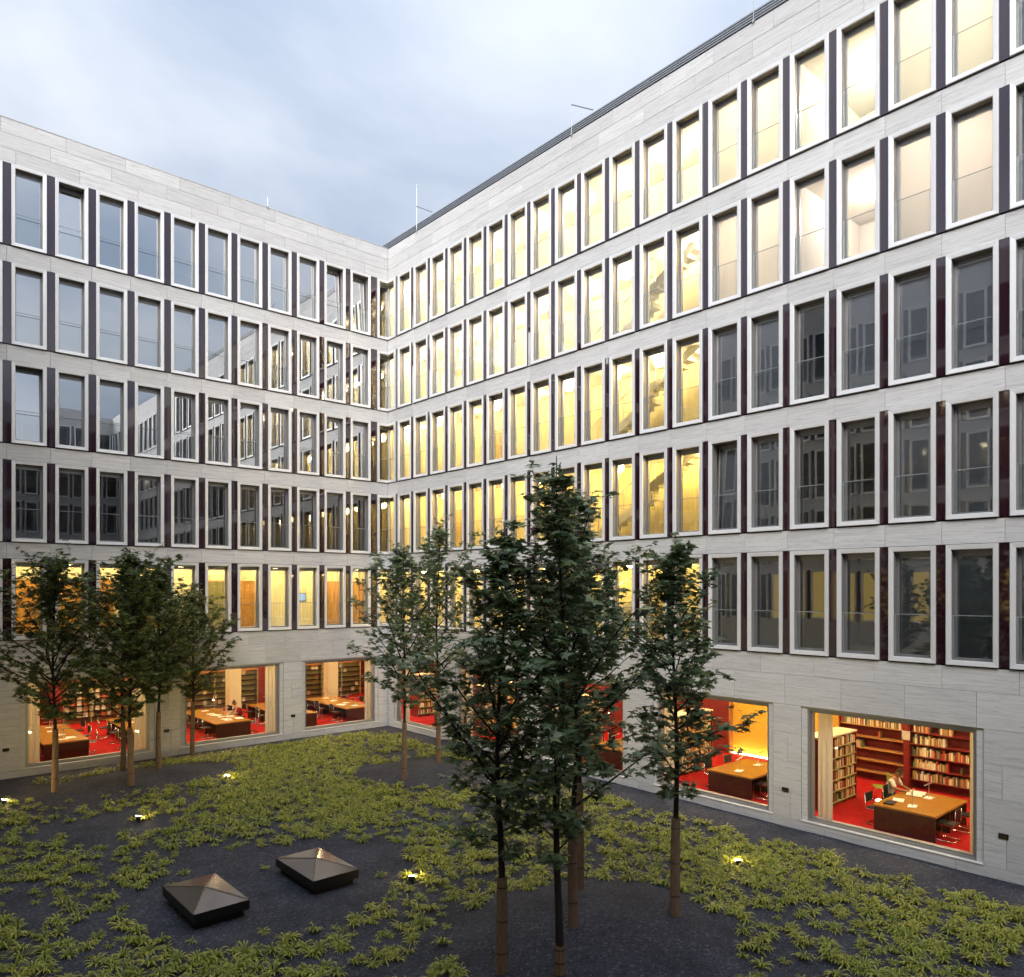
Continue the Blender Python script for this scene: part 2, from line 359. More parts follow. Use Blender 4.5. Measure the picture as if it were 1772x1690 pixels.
def thing(name, label, cat, loc=(0, 0, 0), rz=0., group=None):
    o = bpy.data.objects.new(name, None); col.objects.link(o); o.location = loc; o.rotation_euler = (0, 0, rz)
    o.empty_display_size = .1
    return tag(o, label, cat, group)
cache = {}
def cached(key, fn):
    if key not in cache: cache[key] = fn()
    return cache[key]

# ------------------------------------------------------------------ ground
def mound(x, y):
    def g(cx, cy, rx, ry, h, a=0.):
        dx_, dy_ = x - cx, y - cy
        u = (dx_ * math.cos(a) + dy_ * math.sin(a)) / rx; v = (-dx_ * math.sin(a) + dy_ * math.cos(a)) / ry
        q = u * u + v * v
        return h * (1 - q) ** 2 if q < 1 else 0.
    return g(-9.3, -22.0, 4.2, 3.6, .42) + g(-4.6, -9.3, 3.4, 3.0, .30) + g(-12.6, -3.4, 4.6, 2.6, .26, .15)
def build_ground():
    xs = [-400, -60] + list(np.arange(-23, 0.26, .25)) + [40, 400]
    ys = [-400, -70] + list(np.arange(-51, 0.26, .25)) + [40, 400]
    v = []; f = []
    for y in ys:
        for x in xs:
            inside = -23 <= x <= 0.1 and -51 <= y <= 0.1
            z = mound(x, y) + .012 * math.sin(x * 2.1 + 1.3 * math.sin(y)) * math.sin(y * 1.7) if inside else -.35
            v.append((x, y, z))
    nx = len(xs)
    for j in range(len(ys) - 1):
        for i in range(nx - 1):
            f.append((j * nx + i, j * nx + i + 1, (j + 1) * nx + i + 1, (j + 1) * nx + i))
    me = bpy.data.meshes.new('ground'); me.from_pydata(v, [], f); me.update()
    me.polygons.foreach_set('use_smooth', [True] * len(me.polygons))
    obj('ground', me, M['gravel'], kind='structure', label='dark lava gravel courtyard floor with low mounds')
build_ground()

# ------------------------------------------------------------------ the two wings
ROWB = {1: 18.898, 2: 15.398, 3: 11.898, 4: 8.398, 5: 4.901}     # window sill height of each storey (1 = top)
WH = 2.885; TOP = 23.37; PY = .21                                 # window height, parapet, glass recess
def colu(side, i):
    return (-0.997 - 1.349 * i - 1.082, 1.082) if side == 'L' else (0.968 + 1.341 * i, 1.117)
WING = {}
WING['L'] = thing('office_wing', 'travertine office wing on the left with five rows of dark windows above the library', 'building')
WING['R'] = thing('office_wing', 'travertine office wing on the right with brightly lit corridor windows and dark roof louvre', 'building', rz=R_(-90))
NL, NR = 13, 21          # bays built in full detail
UEND = {'L': (-19.0, 0.0), 'R': (0.0, 29.3)}
LIB = {'L': [(-15.3, -10.77), (-9.77, -5.39), (-4.51, -.53)],
       'R': [(.51, 4.35), (5.42, 9.73), (10.75, 15.07), (16.2, 20.54), (21.38, 25.9), (26.8, 29.2)]}
LZ0, LZ1 = .25, 3.45
def slab_mesh(wd, h):
    return cached(('slab', round(wd, 3), round(h, 3)), lambda: MB().bbox(0, wd - .007, 0, .04, 0, h - .007, .005).mesh('stone_slab'))
def put_slab(wall, u0, u1, z0, z1, y=0.):
    if u1 - u0 < .05 or z1 - z0 < .04: return
    o = obj('stone_slab', slab_mesh(u1 - u0, z1 - z0), M['stone'], wall, (u0 + .0035, y + random.uniform(-.0012, .0012), z0 + .0035))

def frame_mesh(wd):
    return cached(('frame', wd), lambda: MB().ring(wd, WH, [(.0, -.050), (.0, -.062), (.008, -.072), (.110, -.060), (.118, -.052), (.120, -.02)]).mesh('window'))
def reveal_mesh(wd):
    return cached(('reveal', wd), lambda: MB().ring(wd, WH, [(.120, -.02), (.121, PY + .02)]).ring(wd, WH, [(.001, .12), (.001, -.050)]).mesh('reveal'))
def sash_mesh(wd):
    def mk():
        b = MB(); iw = wd - .24; ih = WH - .24
        b.ring(iw, ih, [(.002, .05), (.002, -.03), (.045, -.03), (.052, -.022), (.052, .05)])
        b.box(.06, iw - .06, -.018, .03, ih - .15, ih - .055)       # blind box below the head
        return b.mesh('sash')
    return cached(('sash', wd), mk)
def pane_mesh(wd):
    iw, ih = wd - .24, WH - .24
    return cached(('pane', wd), lambda: MB().quad((.05, 0, .05), (iw - .05, 0, .05), (iw - .05, 0, ih - .05), (.05, 0, ih - .05)).mesh('pane'))
def rail_mesh(wd):
    iw = wd - .24
    return cached(('rail', wd), lambda: MB().quad((.02, 0, .06), (iw - .02, 0, .06), (iw - .02, 0, 1.06), (.02, 0, 1.06)).mesh('glass_railing'))
def railcap_mesh(wd):
    iw = wd - .24
    return cached(('railcap', wd), lambda: MB().box(.005, iw - .005, -.008, .008, 1.06, 1.078).box(.0, .02, -.014, .014, .0, 1.08).box(iw - .02, iw, -.014, .014, 0, 1.08)
                  .box(.04, .075, -.03, .0, .02, .05).box(iw - .075, iw - .04, -.03, 0, .02, .05).mesh('railing_edge'))
def blind_mesh(wd, frac):
    iw, ih = wd - .24, WH - .24
    return cached(('blind', wd, frac), lambda: MB().quad((.03, 0, ih * (1 - frac)), (iw - .03, 0, ih * (1 - frac)), (iw - .03, 0, ih - .02), (.03, 0, ih - .02)).box(.03, iw - .03, -.01, .01, ih * (1 - frac) - .02, ih * (1 - frac)).mesh('blind_or_added_sheet'))
def curtain_mesh(wd, h, amp=.035, n=22, per=.115):
    def mk():
        b = MB(); k = max(6, int(wd / .018))
        pts = [(wd * i / k, amp * math.sin(2 * math.pi * wd * i / k / per) + .3 * amp * math.sin(9.1 * i / k)) for i in range(k + 1)]
        for (xa, ya), (xb, yb) in zip(pts, pts[1:]): b.quad((xa, ya, 0), (xb, yb, 0), (xb, yb, h), (xa, ya, h))
        return b.mesh('curtain', True)
    return cached(('curtain', round(wd, 2), round(h, 2), amp), mk)

def state(side, row, i):
    """('open'|'blind'|'lit_blind'|'curtain', drop)"""
    if side == 'L':
        if row == 1 and i in (0, 9): return ('curtain', 1)
        if row == 1 and i in (3, 4, 5, 6, 7, 8): return ('added_white', (.97, .62, .97, .80, .97, .55)[i - 3])
        if row == 2 and i in (6, 7, 8, 9, 10, 11, 12): return ('added_white', .985)
        if row == 2 and i in (2,): return ('curtain', 1)
        if row == 3 and i in (0, 9): return ('added_white', .95)
        return ('open', 0)
    if i < 13: return ('open', 0)
    if row == 1: return ('lit', .985) if i in (13, 14, 17, 18) else ('open', 0)
    if row == 2: return ('lit', .985) if i in (13, 14, 17, 18) else ('open', 0)
    if row in (3, 4): return ('blind', .985) if i not in ((15, 16) if row == 4 else (15,)) else ('open', 0)
    if row == 5: return ('blind', .985) if i not in (15, 16) else ('open', 0)
    return ('open', 0)
TILT = {('L', 1, 9), ('L', 1, 1), ('L', 1, 0), ('L', 3, 10), ('R', 4, 13)}

def window(side, row, u0, wd, i):
    z0 = ROWB[row]; W = WING[side]
    wobj = obj('window', frame_mesh(wd), M['alu'], W, (u0, 0, z0))
    obj('reveal', reveal_mesh(wd), M['reveal'], wobj)
    s = obj('sash', sash_mesh(wd), M['sash'], wobj, (.12, PY, .12))
    p = obj('pane', pane_mesh(wd), M['glass'], wobj, (.12, PY + .01, .12), (random.uniform(-.003, .003), 0, random.uniform(-.004, .004)))
    p.material_slots[0].link = 'OBJECT'; p.material_slots[0].material = M['glassL'] if side == 'L' and row <= 3 else M['glassR'] if side == 'R' and (i < 13 or row <= 2) else M['glass']
    if (side, row, i) in TILT:
        s.rotation_euler = (-.05, 0, 0); p.rotation_euler = (-.05, 0, 0); s.location.y += .02; p.location.y += .02; s.location.z += .01
    obj('glass_railing', rail_mesh(wd), M['rail'], wobj, (.12, .06, .12))
    obj('railing_edge', railcap_mesh(wd), M['railedge'], wobj, (.12, .06, .12))
    st, fr = state(side, row, i)
    if st == 'blind': obj('blind_or_added_sheet', blind_mesh(wd, fr), M['blind'], wobj, (.12, PY + (.22 if (side, row, i) in TILT else .07), .12))
    if st in ('lit', 'whiteblind'): obj('blind_or_added_sheet', blind_mesh(wd, fr), M['blind_w'], wobj, (.12, PY + .09, .12))
    if st == 'added_white': obj('blind_or_added_sheet', blind_mesh(wd, fr), M['added_white'], wobj, (.12, PY + (.24 if (side, row, i) in TILT else .07), .12))  # added sheet, whitens the pane like mirrored sky
    if st == 'curtain': obj('curtain', curtain_mesh(wd - .3, WH - .3), M['blind_w'], wobj, (.15, PY + .2, .12))
    if st == 'halfcurtain': obj('curtain', curtain_mesh(.35, WH - .3), M['blind_w'], wobj, (.5, PY + .2, .12))

def corner_window(row):
    z0, z1 = ROWB[row], ROWB[row] + WH
    for side in 'LR':
        b = MB()
        if side == 'L':
            a, e_ = -.62, -.078
            b.box(a, a + .12, -.065, PY, z0, z1); b.box(a + .12, e_, -.06, PY, z0, z0 + .12); b.box(a + .12, e_, -.06, PY, z1 - .12, z1)
            p0, p1 = a + .12, PY - .04
        else:
            a, e_ = -PY, .735
            b.box(e_ - .12, e_, -.065, PY, z0, z1); b.box(a, e_ - .12, -.06, PY, z0, z0 + .12); b.box(a, e_ - .12, -.06, PY, z1 - .12, z1)
            p0, p1 = -PY + .04, e_ - .12
        wobj = obj('corner_window', b, M['alu'], WING[side])
        s = MB()
        s.box(p0, p1, PY, PY + .06, z0 + .08, z0 + .17).box(p0, p1, PY, PY + .06, z1 - .27, z1 - .08)
        for q in (p0, p1 - .05): s.box(q, q + .05, PY - .01, PY + .06, z0 + .17, z1 - .27)
        obj('sash', s, M['sash'], wobj)
        obj('pane', MB().quad((p0 + .05, PY + .01, z0 + .17), (p1 - .05, PY + .01, z0 + .17), (p1 - .05, PY + .01, z1 - .27), (p0 + .05, PY + .01, z1 - .27)), M['glass'], wobj)
        obj('railing_edge', MB().box(p0, p1, .055, .07, z0 + 1.18, z0 + 1.198).box(p1 - .02, p1, .05, .075, z0 + .1, z0 + 1.18), M['railedge'], wobj)
    # corner mullion, kept by the right wing
    obj('corner_post', MB().box(-PY - .07, -PY + .038, PY - .038, PY + .07, z0 + .08, z1 - .08), M['alu'], WING['R'])

def storeys(side):
    W = WING[side]; ua, ub = UEND[side]
    n = NL if side == 'L' else NR
    core = MB()
    y0, y1 = .045, .34
    a, b_ = (ua, -.0) if side == 'L' else (0.0, ub)
    zs = [(TOP - .02, ROWB[1] + WH + .004)] + [(ROWB[r] - .004, ROWB[r + 1] + WH + .004) for r in (1, 2, 3, 4)]
    aa, bb = (a, .34) if side == 'L' else (.047, b_)
    for zt, zb in zs: core.box(aa, bb, y0, y1, zb, zt)
    core.box(aa, bb, y0, y1, LZ1 + .01, ROWB[5] - .004)
    lib = LIB[side]; edges = [a] + [x for p in lib for x in p] + [b_]
    for k in range(0, len(edges), 2):
        e0, e1 = edges[k], edges[k + 1]
        if e1 - e0 > .02: core.box(max(e0, aa) + .004, (min(e1, bb) if k + 1 < len(edges) - 1 or side == 'R' else .34) - .004, y0, y1, -.3, LZ1 + .009)
    core.box(aa, bb, y0, y1, -.3, LZ0 - .01)
    wall = obj('wall', core, M['core'], W)
    # pier fillers behind the dark panels
    posts = []
    for r in ROWB:
        for i in range(n):
            u0, wd = colu(side, i); window(side, r, u0, wd, i)
        ed = sorted([colu(side, i)[0] for i in range(n)])
        gaps = []
        wd = colu(side, 0)[1]
        if side == 'L':
            gaps.append((-.997, -.62))
            for i in range(n): u = colu('L', i)[0]; gaps.append((u - (1.349 - 1.082), u))
        else:
            gaps.append((.735, .968))
            for i in range(n): u = colu('R', i)[0] + wd; gaps.append((u, u + 1.341 - 1.117))
        for g0, g1 in gaps:
            key = ('dp', round(g1 - g0, 3))
            me = cached(key, lambda: MB().box(.004, g1 - g0 - .004, 0, .05, .004, WH - .004).mesh('dark_panel'))
            obj('dark_panel', me, M['panel'], W, (g0, -.02, ROWB[r]), (0, random.uniform(-.0005, .0005), 0))
            core2 = cached(('pf', round(g1 - g0, 3)), lambda: MB().box(.01, g1 - g0 - .01, .04, .36, -.01, WH + .01).mesh('pier'))
            obj('pier', core2, M['core'], W, (g0, 0, ROWB[r]))
        corner_window(r) if side == 'R' else None
    # slabs: parapet courses
    lo = -.001 if side == 'L' else .001
    h1 = ROWB[1] + WH + .012
    hs = [h1 + (TOP - h1) * k / 3 for k in range(4)]
    def course(z0, z1, breaks):
        for p, q in zip(breaks, breaks[1:]): put_slab(wall, p, q, z0, z1)
    def breaks(a, b, step, off):
        bs = [a]; x = a + off
        while x < b - .15: bs.append(x); x += step
        bs.append(b); return bs
    A, B = (ua, -.0) if side == 'L' else (.0, ub)
    for k in range(3): course(hs[k], hs[k + 1], breaks(A, B, 2.02, (.9, 1.7, .35)[k] if side == 'R' else (1.55, .6, 1.1)[k]))
    for r in (1, 2, 3, 4):
        z1, z0 = ROWB[r] - .03, ROWB[r + 1] + WH + .012
        bs = sorted([A, B] + ([colu('L', i)[0] + 1.082 + .13 for i in range(1, n)] if side == 'L' else [colu('R', i)[0] - .11 for i in range(n)]))
        course(z0, z1, bs)
    # slabs of the base
    z5 = ROWB[5] - .03
    course(4.30, z5, breaks(A, B, 1.62, .7)); course(LZ1, 4.30, breaks(A, B, 1.62, 1.45))
    edges = [A] + [x for p in lib for x in p] + [B]
    for k in range(0, len(edges), 2):
        e0, e1 = edges[k], edges[k + 1]
        zz = [LZ0, 1.05, 1.85, 2.65, LZ1]
        for j in range(4):
            if e1 - e0 > .8 and j % 2 == 0: mid = e0 + (e1 - e0) * (.42 + .2 * ((k + j) % 3) / 2); course(zz[j], zz[j + 1], [e0, mid, e1])
            else: course(zz[j], zz[j + 1], [e0, e1])
    course(-.12, LZ0, breaks(A, B, 1.62, 1.0))
    obj('parapet_cap', MB().box(A - .0, B if side == 'R' else -.012, -.012, .5, TOP, TOP + .03) if side == 'L' else MB().box(A, B, -.012, .10, TOP, TOP + .012), M['stone'] if side == 'L' else M['blackmetal'], W)
    # library windows
    for (u0, u1) in lib:
        wd, h = u1 - u0, LZ1 - LZ0
        jb = MB().box(.0, .16, .05, .3, 0, h).box(wd - .16, wd, .05, .3, 0, h).box(.16, wd - .16, .06, .3, h - .05, h)
        lw = obj('library_window', MB().ring(wd - .32, h - .09, [(.0, .3), (.0, .085), (.055, .085), (.055, .14), (.10, .14), (.10, .30)]), M['sash'], W, (u0 + .16, 0, LZ0 + .04))
        obj('stone_jamb', jb, M['stone'], lw, (-.16, 0, -.04))
        obj('sill', MB().bbox(0, wd, -.02, .14, -.005, .035, .008), M['sillw'], lw, (-.16, 0, -.04))
        obj('pane', MB().quad((.06, .15, .05), (wd - .38, .15, .05), (wd - .38, .15, h - .14), (.06, .15, h - .14)), M['libglass'], lw)
    # small dark wall boxes between the library windows
    for u in ([-15.73, -10.33, -4.95] if side == 'L' else [4.88, 10.2, 15.6, 20.92, 26.31]):
        vb = obj('wall_box', MB().box(-.10, .10, -.022, .05, -.06, .06), M['blackmetal'], W, (u, 0, 1.03))
        obj('cover_plate', MB().box(-.085, .085, -.028, -.0225, -.045, .03), M['panel'], vb)
M['sillw'] = simple('pale_sill_stone', (.66, .65, .64), .5, 0, .4, .05, 6)
storeys('L'); storeys('R')

# roof louvre of the right wing (runs past the corner) and roofs
lv = obj('roof_louvre', MB().box(-4.5, 29.3, .13, .22, TOP - .05, TOP + .40), M['core'], WING['R'])
for k in range(5):
    obj('slat', cached('slat', lambda: MB().box(-4.5, 29.3, 0, .05, 0, .046).mesh('slat')), M['louvre'], lv, (0, .06, TOP + .02 + .078 * k))
obj('roof', MB().box(-19, .3, .36, 14, 22.4, 22.9), M['core'], WING['L'])
obj('roof', MB().box(-14, 29.3, .36, 8, 22.45, 22.95), M['core'], WING['R'])

# ------------------------------------------------------------------ rooms behind the office windows
def rooms():
    L, Rw = WING['L'], WING['R']
    for r in ROWB:
        zf = ROWB[r]; zc_ = zf + WH + .12
        lowest = r == 5
        # floor slab (top = finished floor, underside = ceiling of the storey below)
        zb = zf - (.50 if not lowest else .45)
        obj('floor_slab', MB().box(-19, .36, .345, 4.7, zb, zf + .05), M['white'], L)
        obj('floor_slab', MB().box(-.42, 29.3, .345, 4.7, zb + .003, zf + .047), M['white'], Rw)
        lit = r == 5
        if r == 1:
            obj('ceiling', MB().box(-19, .36, .345, 4.7, zc_, zc_ + .3), M['white'], L); obj('ceiling', MB().box(-.42, 29.3, .345, 4.7, zc_ + .003, zc_ + .303), M['white'], Rw)
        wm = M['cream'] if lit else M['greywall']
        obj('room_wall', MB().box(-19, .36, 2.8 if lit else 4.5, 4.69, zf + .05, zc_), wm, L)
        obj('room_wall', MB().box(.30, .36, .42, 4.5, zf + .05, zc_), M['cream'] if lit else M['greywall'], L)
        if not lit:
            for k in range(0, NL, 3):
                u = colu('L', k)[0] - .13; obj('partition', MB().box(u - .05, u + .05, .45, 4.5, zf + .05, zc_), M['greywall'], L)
        # right: bright corridor then offices
        obj('room_wall', MB().box(-.42, 18.29, 2.8, 4.69, zf + .047, zc_), M['cream'], Rw)
        obj('room_wall', MB().box(-.42, -.36, .42, 2.8, zf + .047, zc_), M['cream'], Rw)
        obj('room_wall', MB().box(18.24, 18.34, .42, 4.6, zf + .047, zc_), M['cream'], Rw)
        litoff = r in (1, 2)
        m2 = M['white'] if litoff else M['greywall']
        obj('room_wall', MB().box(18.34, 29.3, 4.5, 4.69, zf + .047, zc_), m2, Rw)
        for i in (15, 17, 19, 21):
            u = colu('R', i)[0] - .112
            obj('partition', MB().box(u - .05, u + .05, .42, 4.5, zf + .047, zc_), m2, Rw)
        # lamps
        disc = cached('cl', lambda: sphere_mesh('ceiling_lamp', .20))
        ring = cached('clr', lambda: MB().ring(.44, .44, [(0, .0), (0, .06)]).mesh('lamp_ring'))
        for k in range(9):
            u = .4 + 2.2 * k
            obj('ceiling_lamp', disc, M['lampA'] if r <= 2 else M['lampB'] if r == 3 else M['lamp'], Rw, (min(17.5, u + .35 * ((r * 7 + k * 3) % 3 - 1)), 1.35 + .25 * ((k + r) % 2), zc_ - .22))
        if litoff:
            for u in (19.7, 22.5, 25.1):
                obj('ceiling_lamp', disc, M['lamp2'] if r == 2 else M['lamp3'], Rw, (u, 2.4, zc_ - .22))
        if lit:
            for k in range(9): obj('ceiling_lamp', disc, M['lampB'], L, (-.9 - 2.1 * k, 1.5, zc_ - .10))
        if r in (4,):
            for u in (-10.4, -8.9, -5.0): obj('ceiling_lamp', cached('sl', lambda: MB().box(-.16, .16, -.05, .05, -.03, 0).mesh('ceiling_lamp')), M['lampdim'], L, (u, 2.6, zc_ - .02))
            for u in (22.6, 23.6, 25.4): obj('ceiling_lamp', cached('sl', None), M['lampdim'], Rw, (u, 1.4, zc_ - .02))
        if r == 5:
            obj('ceiling_lamp', cached('sl', None), M['lampdim'], Rw, (23.0, 1.5, zc_ - .02))
        # doors and wall panels of the corridors
        if not lit:
            for k, u in enumerate((1.6, 4.9, 8.3, 16.4)):
                if (k + r) % 2: continue
                d_ = obj('door', MB().box(0, .95, 2.765, 2.805, zf + .05, zf + 2.15), M['paledoor'], Rw, (u, 0, 0)); obj('door_frame', MB().ring(1.07, 2.18, [(0, 2.80), (0, 2.75), (.06, 2.75), (.06, 2.80)]), M['sash'], d_, (-.06, 0, zf + .047))
        if litoff:
            d_ = obj('door', MB().box(0, .95, 4.465, 4.505, zf + .05, zf + 2.15), M['olive'] if r == 1 else M['paledoor'], Rw, (22.0, 0, 0)); obj('door_frame', MB().ring(1.07, 2.18, [(0, 4.50), (0, 4.45), (.06, 4.45), (.06, 4.50)]), M['panel'], d_, (-.06, 0, zf + .047))
    # left ground-corridor (lowest office storey): timber panelling and doors
    zf = ROWB[5] + .05; yb = 2.8
    pn = obj('wood_panelling', MB().box(-18.5, -11.6, yb - .06, yb + .002, zf, zf + 2.13), M['door'], L)
    for k in range(8): obj('board', cached('pboard', lambda: MB().bbox(0, .855, 0, .03, 0, 2.10, .006).mesh('board')), M['door'], pn, (-18.48 + .862 * k, yb - .09, zf))
    for (x0, x1, m_, lab) in ((-7.85, -6.72, 'olive', 'olive green'), (-6.40, -5.55, 'door', ''), (-1.95, -1.0, 'door', ''), (-.35, .28, 'door', ''), (-10.6, -9.7, 'door', '')):
        d_ = obj('door', MB().box(x0 + .06, x1 - .06, yb - .05, yb + .002, zf, zf + 2.08), M[m_], L)
        obj('door_frame', MB().ring(x1 - x0, 2.14, [(0, .0), (0, -.07), (.06, -.07), (.06, .0)]), M['door'], d_, (x0, yb, zf - .004))
        obj('handle', MB().box(x1 - .16, x1 - .12, yb - .10, yb - .05, zf + 1.0, zf + 1.02), M['steel'], d_)
    pic = obj('wall_screen', MB().box(-3.35, -2.95, yb - .03, yb, zf + 1.15, zf + 1.55), M['blackmetal'], L)
    obj('display', MB().quad((-3.32, yb - .033, zf + 1.18), (-2.98, yb - .033, zf + 1.18), (-2.98, yb - .033, zf + 1.52), (-3.32, yb - .033, zf + 1.52)), M['display'], pic)
    # stair flights seen through the right-hand corridor windows
    for r in (2, 3, 4, 5):
        z0 = ROWB[r] + .05
        for k, (ua, ub_, za_, zb_) in enumerate(((11.4, 14.6, 0, 1.72), (14.6, 17.8, 1.72, 3.45))):
            st = MB(); n = 10
            for s_ in range(n):
                x0 = ua + (ub_ - ua) * s_ / n; x1 = ua + (ub_ - ua) * (s_ + 1) / n; zz = z0 + za_ + (zb_ - za_) * (s_ + 1) / n
                st.box(x0, x1 + .02, 2.0 - .55 * k, 2.55 - .55 * k, zz - .19, zz)
            so_ = obj('stair_flight', st, M['white'], Rw)
            yy = 1.97 - .55 * k
            obj('stair_string', MB().quad((ua, yy, z0 + za_ - .22), (ub_, yy, z0 + zb_ - .22), (ub_, yy, z0 + zb_ + .12), (ua, yy, z0 + za_ + .12)), M['white'], so_)
            hr = MB().tube([(ua, yy, z0 + za_ + .98), (ub_, yy, z0 + zb_ + .98)], .024, 8)
            for s_ in range(0, n + 1, 2):
                t_ = s_ / n; x = ua + (ub_ - ua) * t_; hr.tube([(x, yy, z0 + za_ + (zb_ - za_) * t_), (x, yy, z0 + za_ + (zb_ - za_) * t_ + .98)], .012, 6)
            obj('handrail', hr, M['steel'], so_)
M['paledoor'] = simple('pale_wood_door', (.62, .44, .18), .5, 0, .4, .08, 3, stretch=(6, 6, .6))
M['lamp2'] = emit('lamp_glow_dim', (1, .84, .72), 62)
M['lamp3'] = emit('lamp_glow_bright', (1, .86, .62), 98)
M['lampdim'] = emit('small_lamp', (1, .9, .7), 5)
M['display'] = emit('screen_glow', (.45, .68, .85), .45)
rooms()

# ------------------------------------------------------------------ library interior
FZ = .08
def library_shell():
    L, Rw = WING['L'], WING['R']
    obj('library_floor', MB().box(-19, 7.2, .345, 13.2, FZ - .3, FZ), M['carpet'], kind='structure', label='red carpet of the ground floor library')
    obj('library_floor', MB().box(.345, 7.2, -29.3, .345, FZ - .3, FZ - .002), M['carpet'], kind='structure', label='red carpet of the library behind the right windows')
    obj('library_ceiling', MB().box(-19, 7.2, .345, 13.2, 3.85, 4.40), M['white'], L)
    obj('library_ceiling', MB().box(-.345, 29.3, .345, 7.2, 3.853, 4.403), M['white'], Rw)
    obj('library_wall', MB().box(-19, 7.2, 13.0, 13.2, FZ, 3.85), M['mahogany'], L)
    obj('library_wall', MB().box(-19.1, -19, .345, 13.2, FZ, 3.85), M['mahogany'], L)
    obj('library_wall', MB().box(7.0, 7.2, .345, 13.0, FZ, 3.85), M['mahogany'], L)
    obj('library_wall', MB().box(-.34, 14.75, 6.9, 7.2, FZ, 3.85), M['mahogany'], Rw)
    obj('library_wall', MB().box(29.2, 29.3, .345, 7.2, FZ, 3.85), M['mahogany'], Rw)
    obj('library_wall', MB().box(19.3, 29.2, 7.02, 7.2, FZ, 3.85), M['mahogany'], Rw)
    # glowing niche with a light slot along its foot
    nw = obj('niche_wall', MB().box(14.75, 19.3, 7.08, 7.2, FZ, 3.85), M['niche'], Rw)
    obj('light_slot', MB().box(14.8, 19.25, 6.95, 7.0, FZ + .01, FZ + .04), M['slot'], nw)
    obj('reveal', MB().box(14.70, 14.755, 6.85, 7.08, FZ, 3.84).box(19.28, 19.34, 6.85, 7.08, FZ, 3.84), M['shelfwood'], nw)
    # dark red pilasters between the shelves
    obj('wood_panel', MB().box(-12.55, -12.05, 10.05, 10.3, FZ, 3.85), M['mahogany'], L)
    obj('wood_panel', MB().box(-2.25, -1.0, 10.9, 11.0, FZ, 3.85), M['mahogany'], L)
    # downlights
    dl = cached('dl', lambda: MB().disc(0, 0, -.03, .20, 14, .03).mesh('downlight'))
    for x in np.arange(-17.0, 6, 2.9):
        for y in (1.7, 5.0, 8.6): obj('downlight', dl, M['lib'], L, (float(x), y, 3.845))
    for y in np.arange(1.4, 28.5, 2.7):
        for x in (1.9, 5.0): obj('downlight', dl, M['lib'], Rw, (float(y), x, 3.848))
    # picture panel by the niche and sloping grab rail
    obj('exit_sign', MB().box(13.7, 14.05, 6.84, 6.88, 2.62, 2.82), M['paper'], Rw)
    hr = MB().tube([(12.6, 6.8, 1.22), (13.6, 6.8, 1.10), (14.1, 6.8, 1.42)], .03, 8)
    obj('handrail', hr, M['white'], Rw)
M['notice'] = simple('notice_paper', (.55, .50, .42), .8)
M['niche'] = simple('yellow_niche', (.80, .50, .06), .8, 0, .2, .03, 1)
M['slot'] = emit('light_slot', (1, .80, .42), 16)
M['lib'] = emit('library_downlight', (1, .76, .40), 62)
library_shell()

def column(x, y, label):
    t = thing('column', label, 'column', (x, y, FZ))
    obj('shaft', MB().box(-.30, .30, -.30, .30, 0, 3.77), M['column'], t); obj('skirting', MB().box(-.31, .31, -.31, .31, 0, .09), M['mahogany'], t)
column(-4.68, 7.6, 'cream square column behind the second library window from the corner, left wing')
column(.95, 7.6, 'cream square column behind the library window next to the corner, left wing')

def table(x0, x1, y0, y1, label, axis='y'):
    """reading table; long axis along y, closed end panels, divider panels along both sides"""
    t = thing('reading_table', label, 'table', (x0, y0, FZ), group='library reading tables')
    w_, l_ = x1 - x0, y1 - y0
    obj('table_top', MB().box(0, w_, 0, l_, .66, .69), M['tabletop'], t)
    edge = MB().box(-.004, w_ + .004, -.004, l_ + .004, .645, .66); obj('edge_band', edge, M['shelfwood'], t)
    if axis == 'y':
        for y in (0.03, l_ - .07): obj('end_panel', MB().box(.02, w_ - .02, y, y + .04, 0, .645), M['walnut'], t)
        for k in (1, 2):
            if l_ > 3: obj('divider', MB().box(.05, w_ - .05, l_ * k / 3 - .02, l_ * k / 3 + .02, 0, .645), M['walnut'], t)
        obj('modesty_panel', MB().box(w_ / 2 - .02, w_ / 2 + .02, .07, l_ - .07, .15, .645), M['walnut'], t)
    else:
        for x in (0.03, w_ - .07): obj('end_panel', MB().box(x, x + .04, .02, l_ - .02, 0, .645), M['walnut'], t)
        obj('divider', MB().box(w_ / 2 - .02, w_ / 2 + .02, .05, l_ - .05, 0, .645), M['walnut'], t)
        obj('modesty_panel', MB().box(.07, w_ - .07, l_ / 2 - .02, l_ / 2 + .02, .15, .645), M['walnut'], t)
    return t
ORD = ['leftmost', 'second', 'third', 'fourth', 'fifth']
LT = [-14.3, -11.05, -7.75, -4.5, -1.32]
for i, x in enumerate(LT):
    table(x, x + 1.58, 1.65, 6.25, 'long honey wood reading table, %s from the left behind the left wing windows' % ORD[i])
RT = [(-3.6, 'corner'), (-8.4, 'second right-wing'), (-13.75, 'third right-wing'), (-19.04, 'fourth right-wing'), (-24.4, 'rightmost')]
for y, lab in RT:
    table(1.33, 3.70, y, y + 1.62, 'honey wood reading table with dark panels behind the %s library window' % lab, 'x')

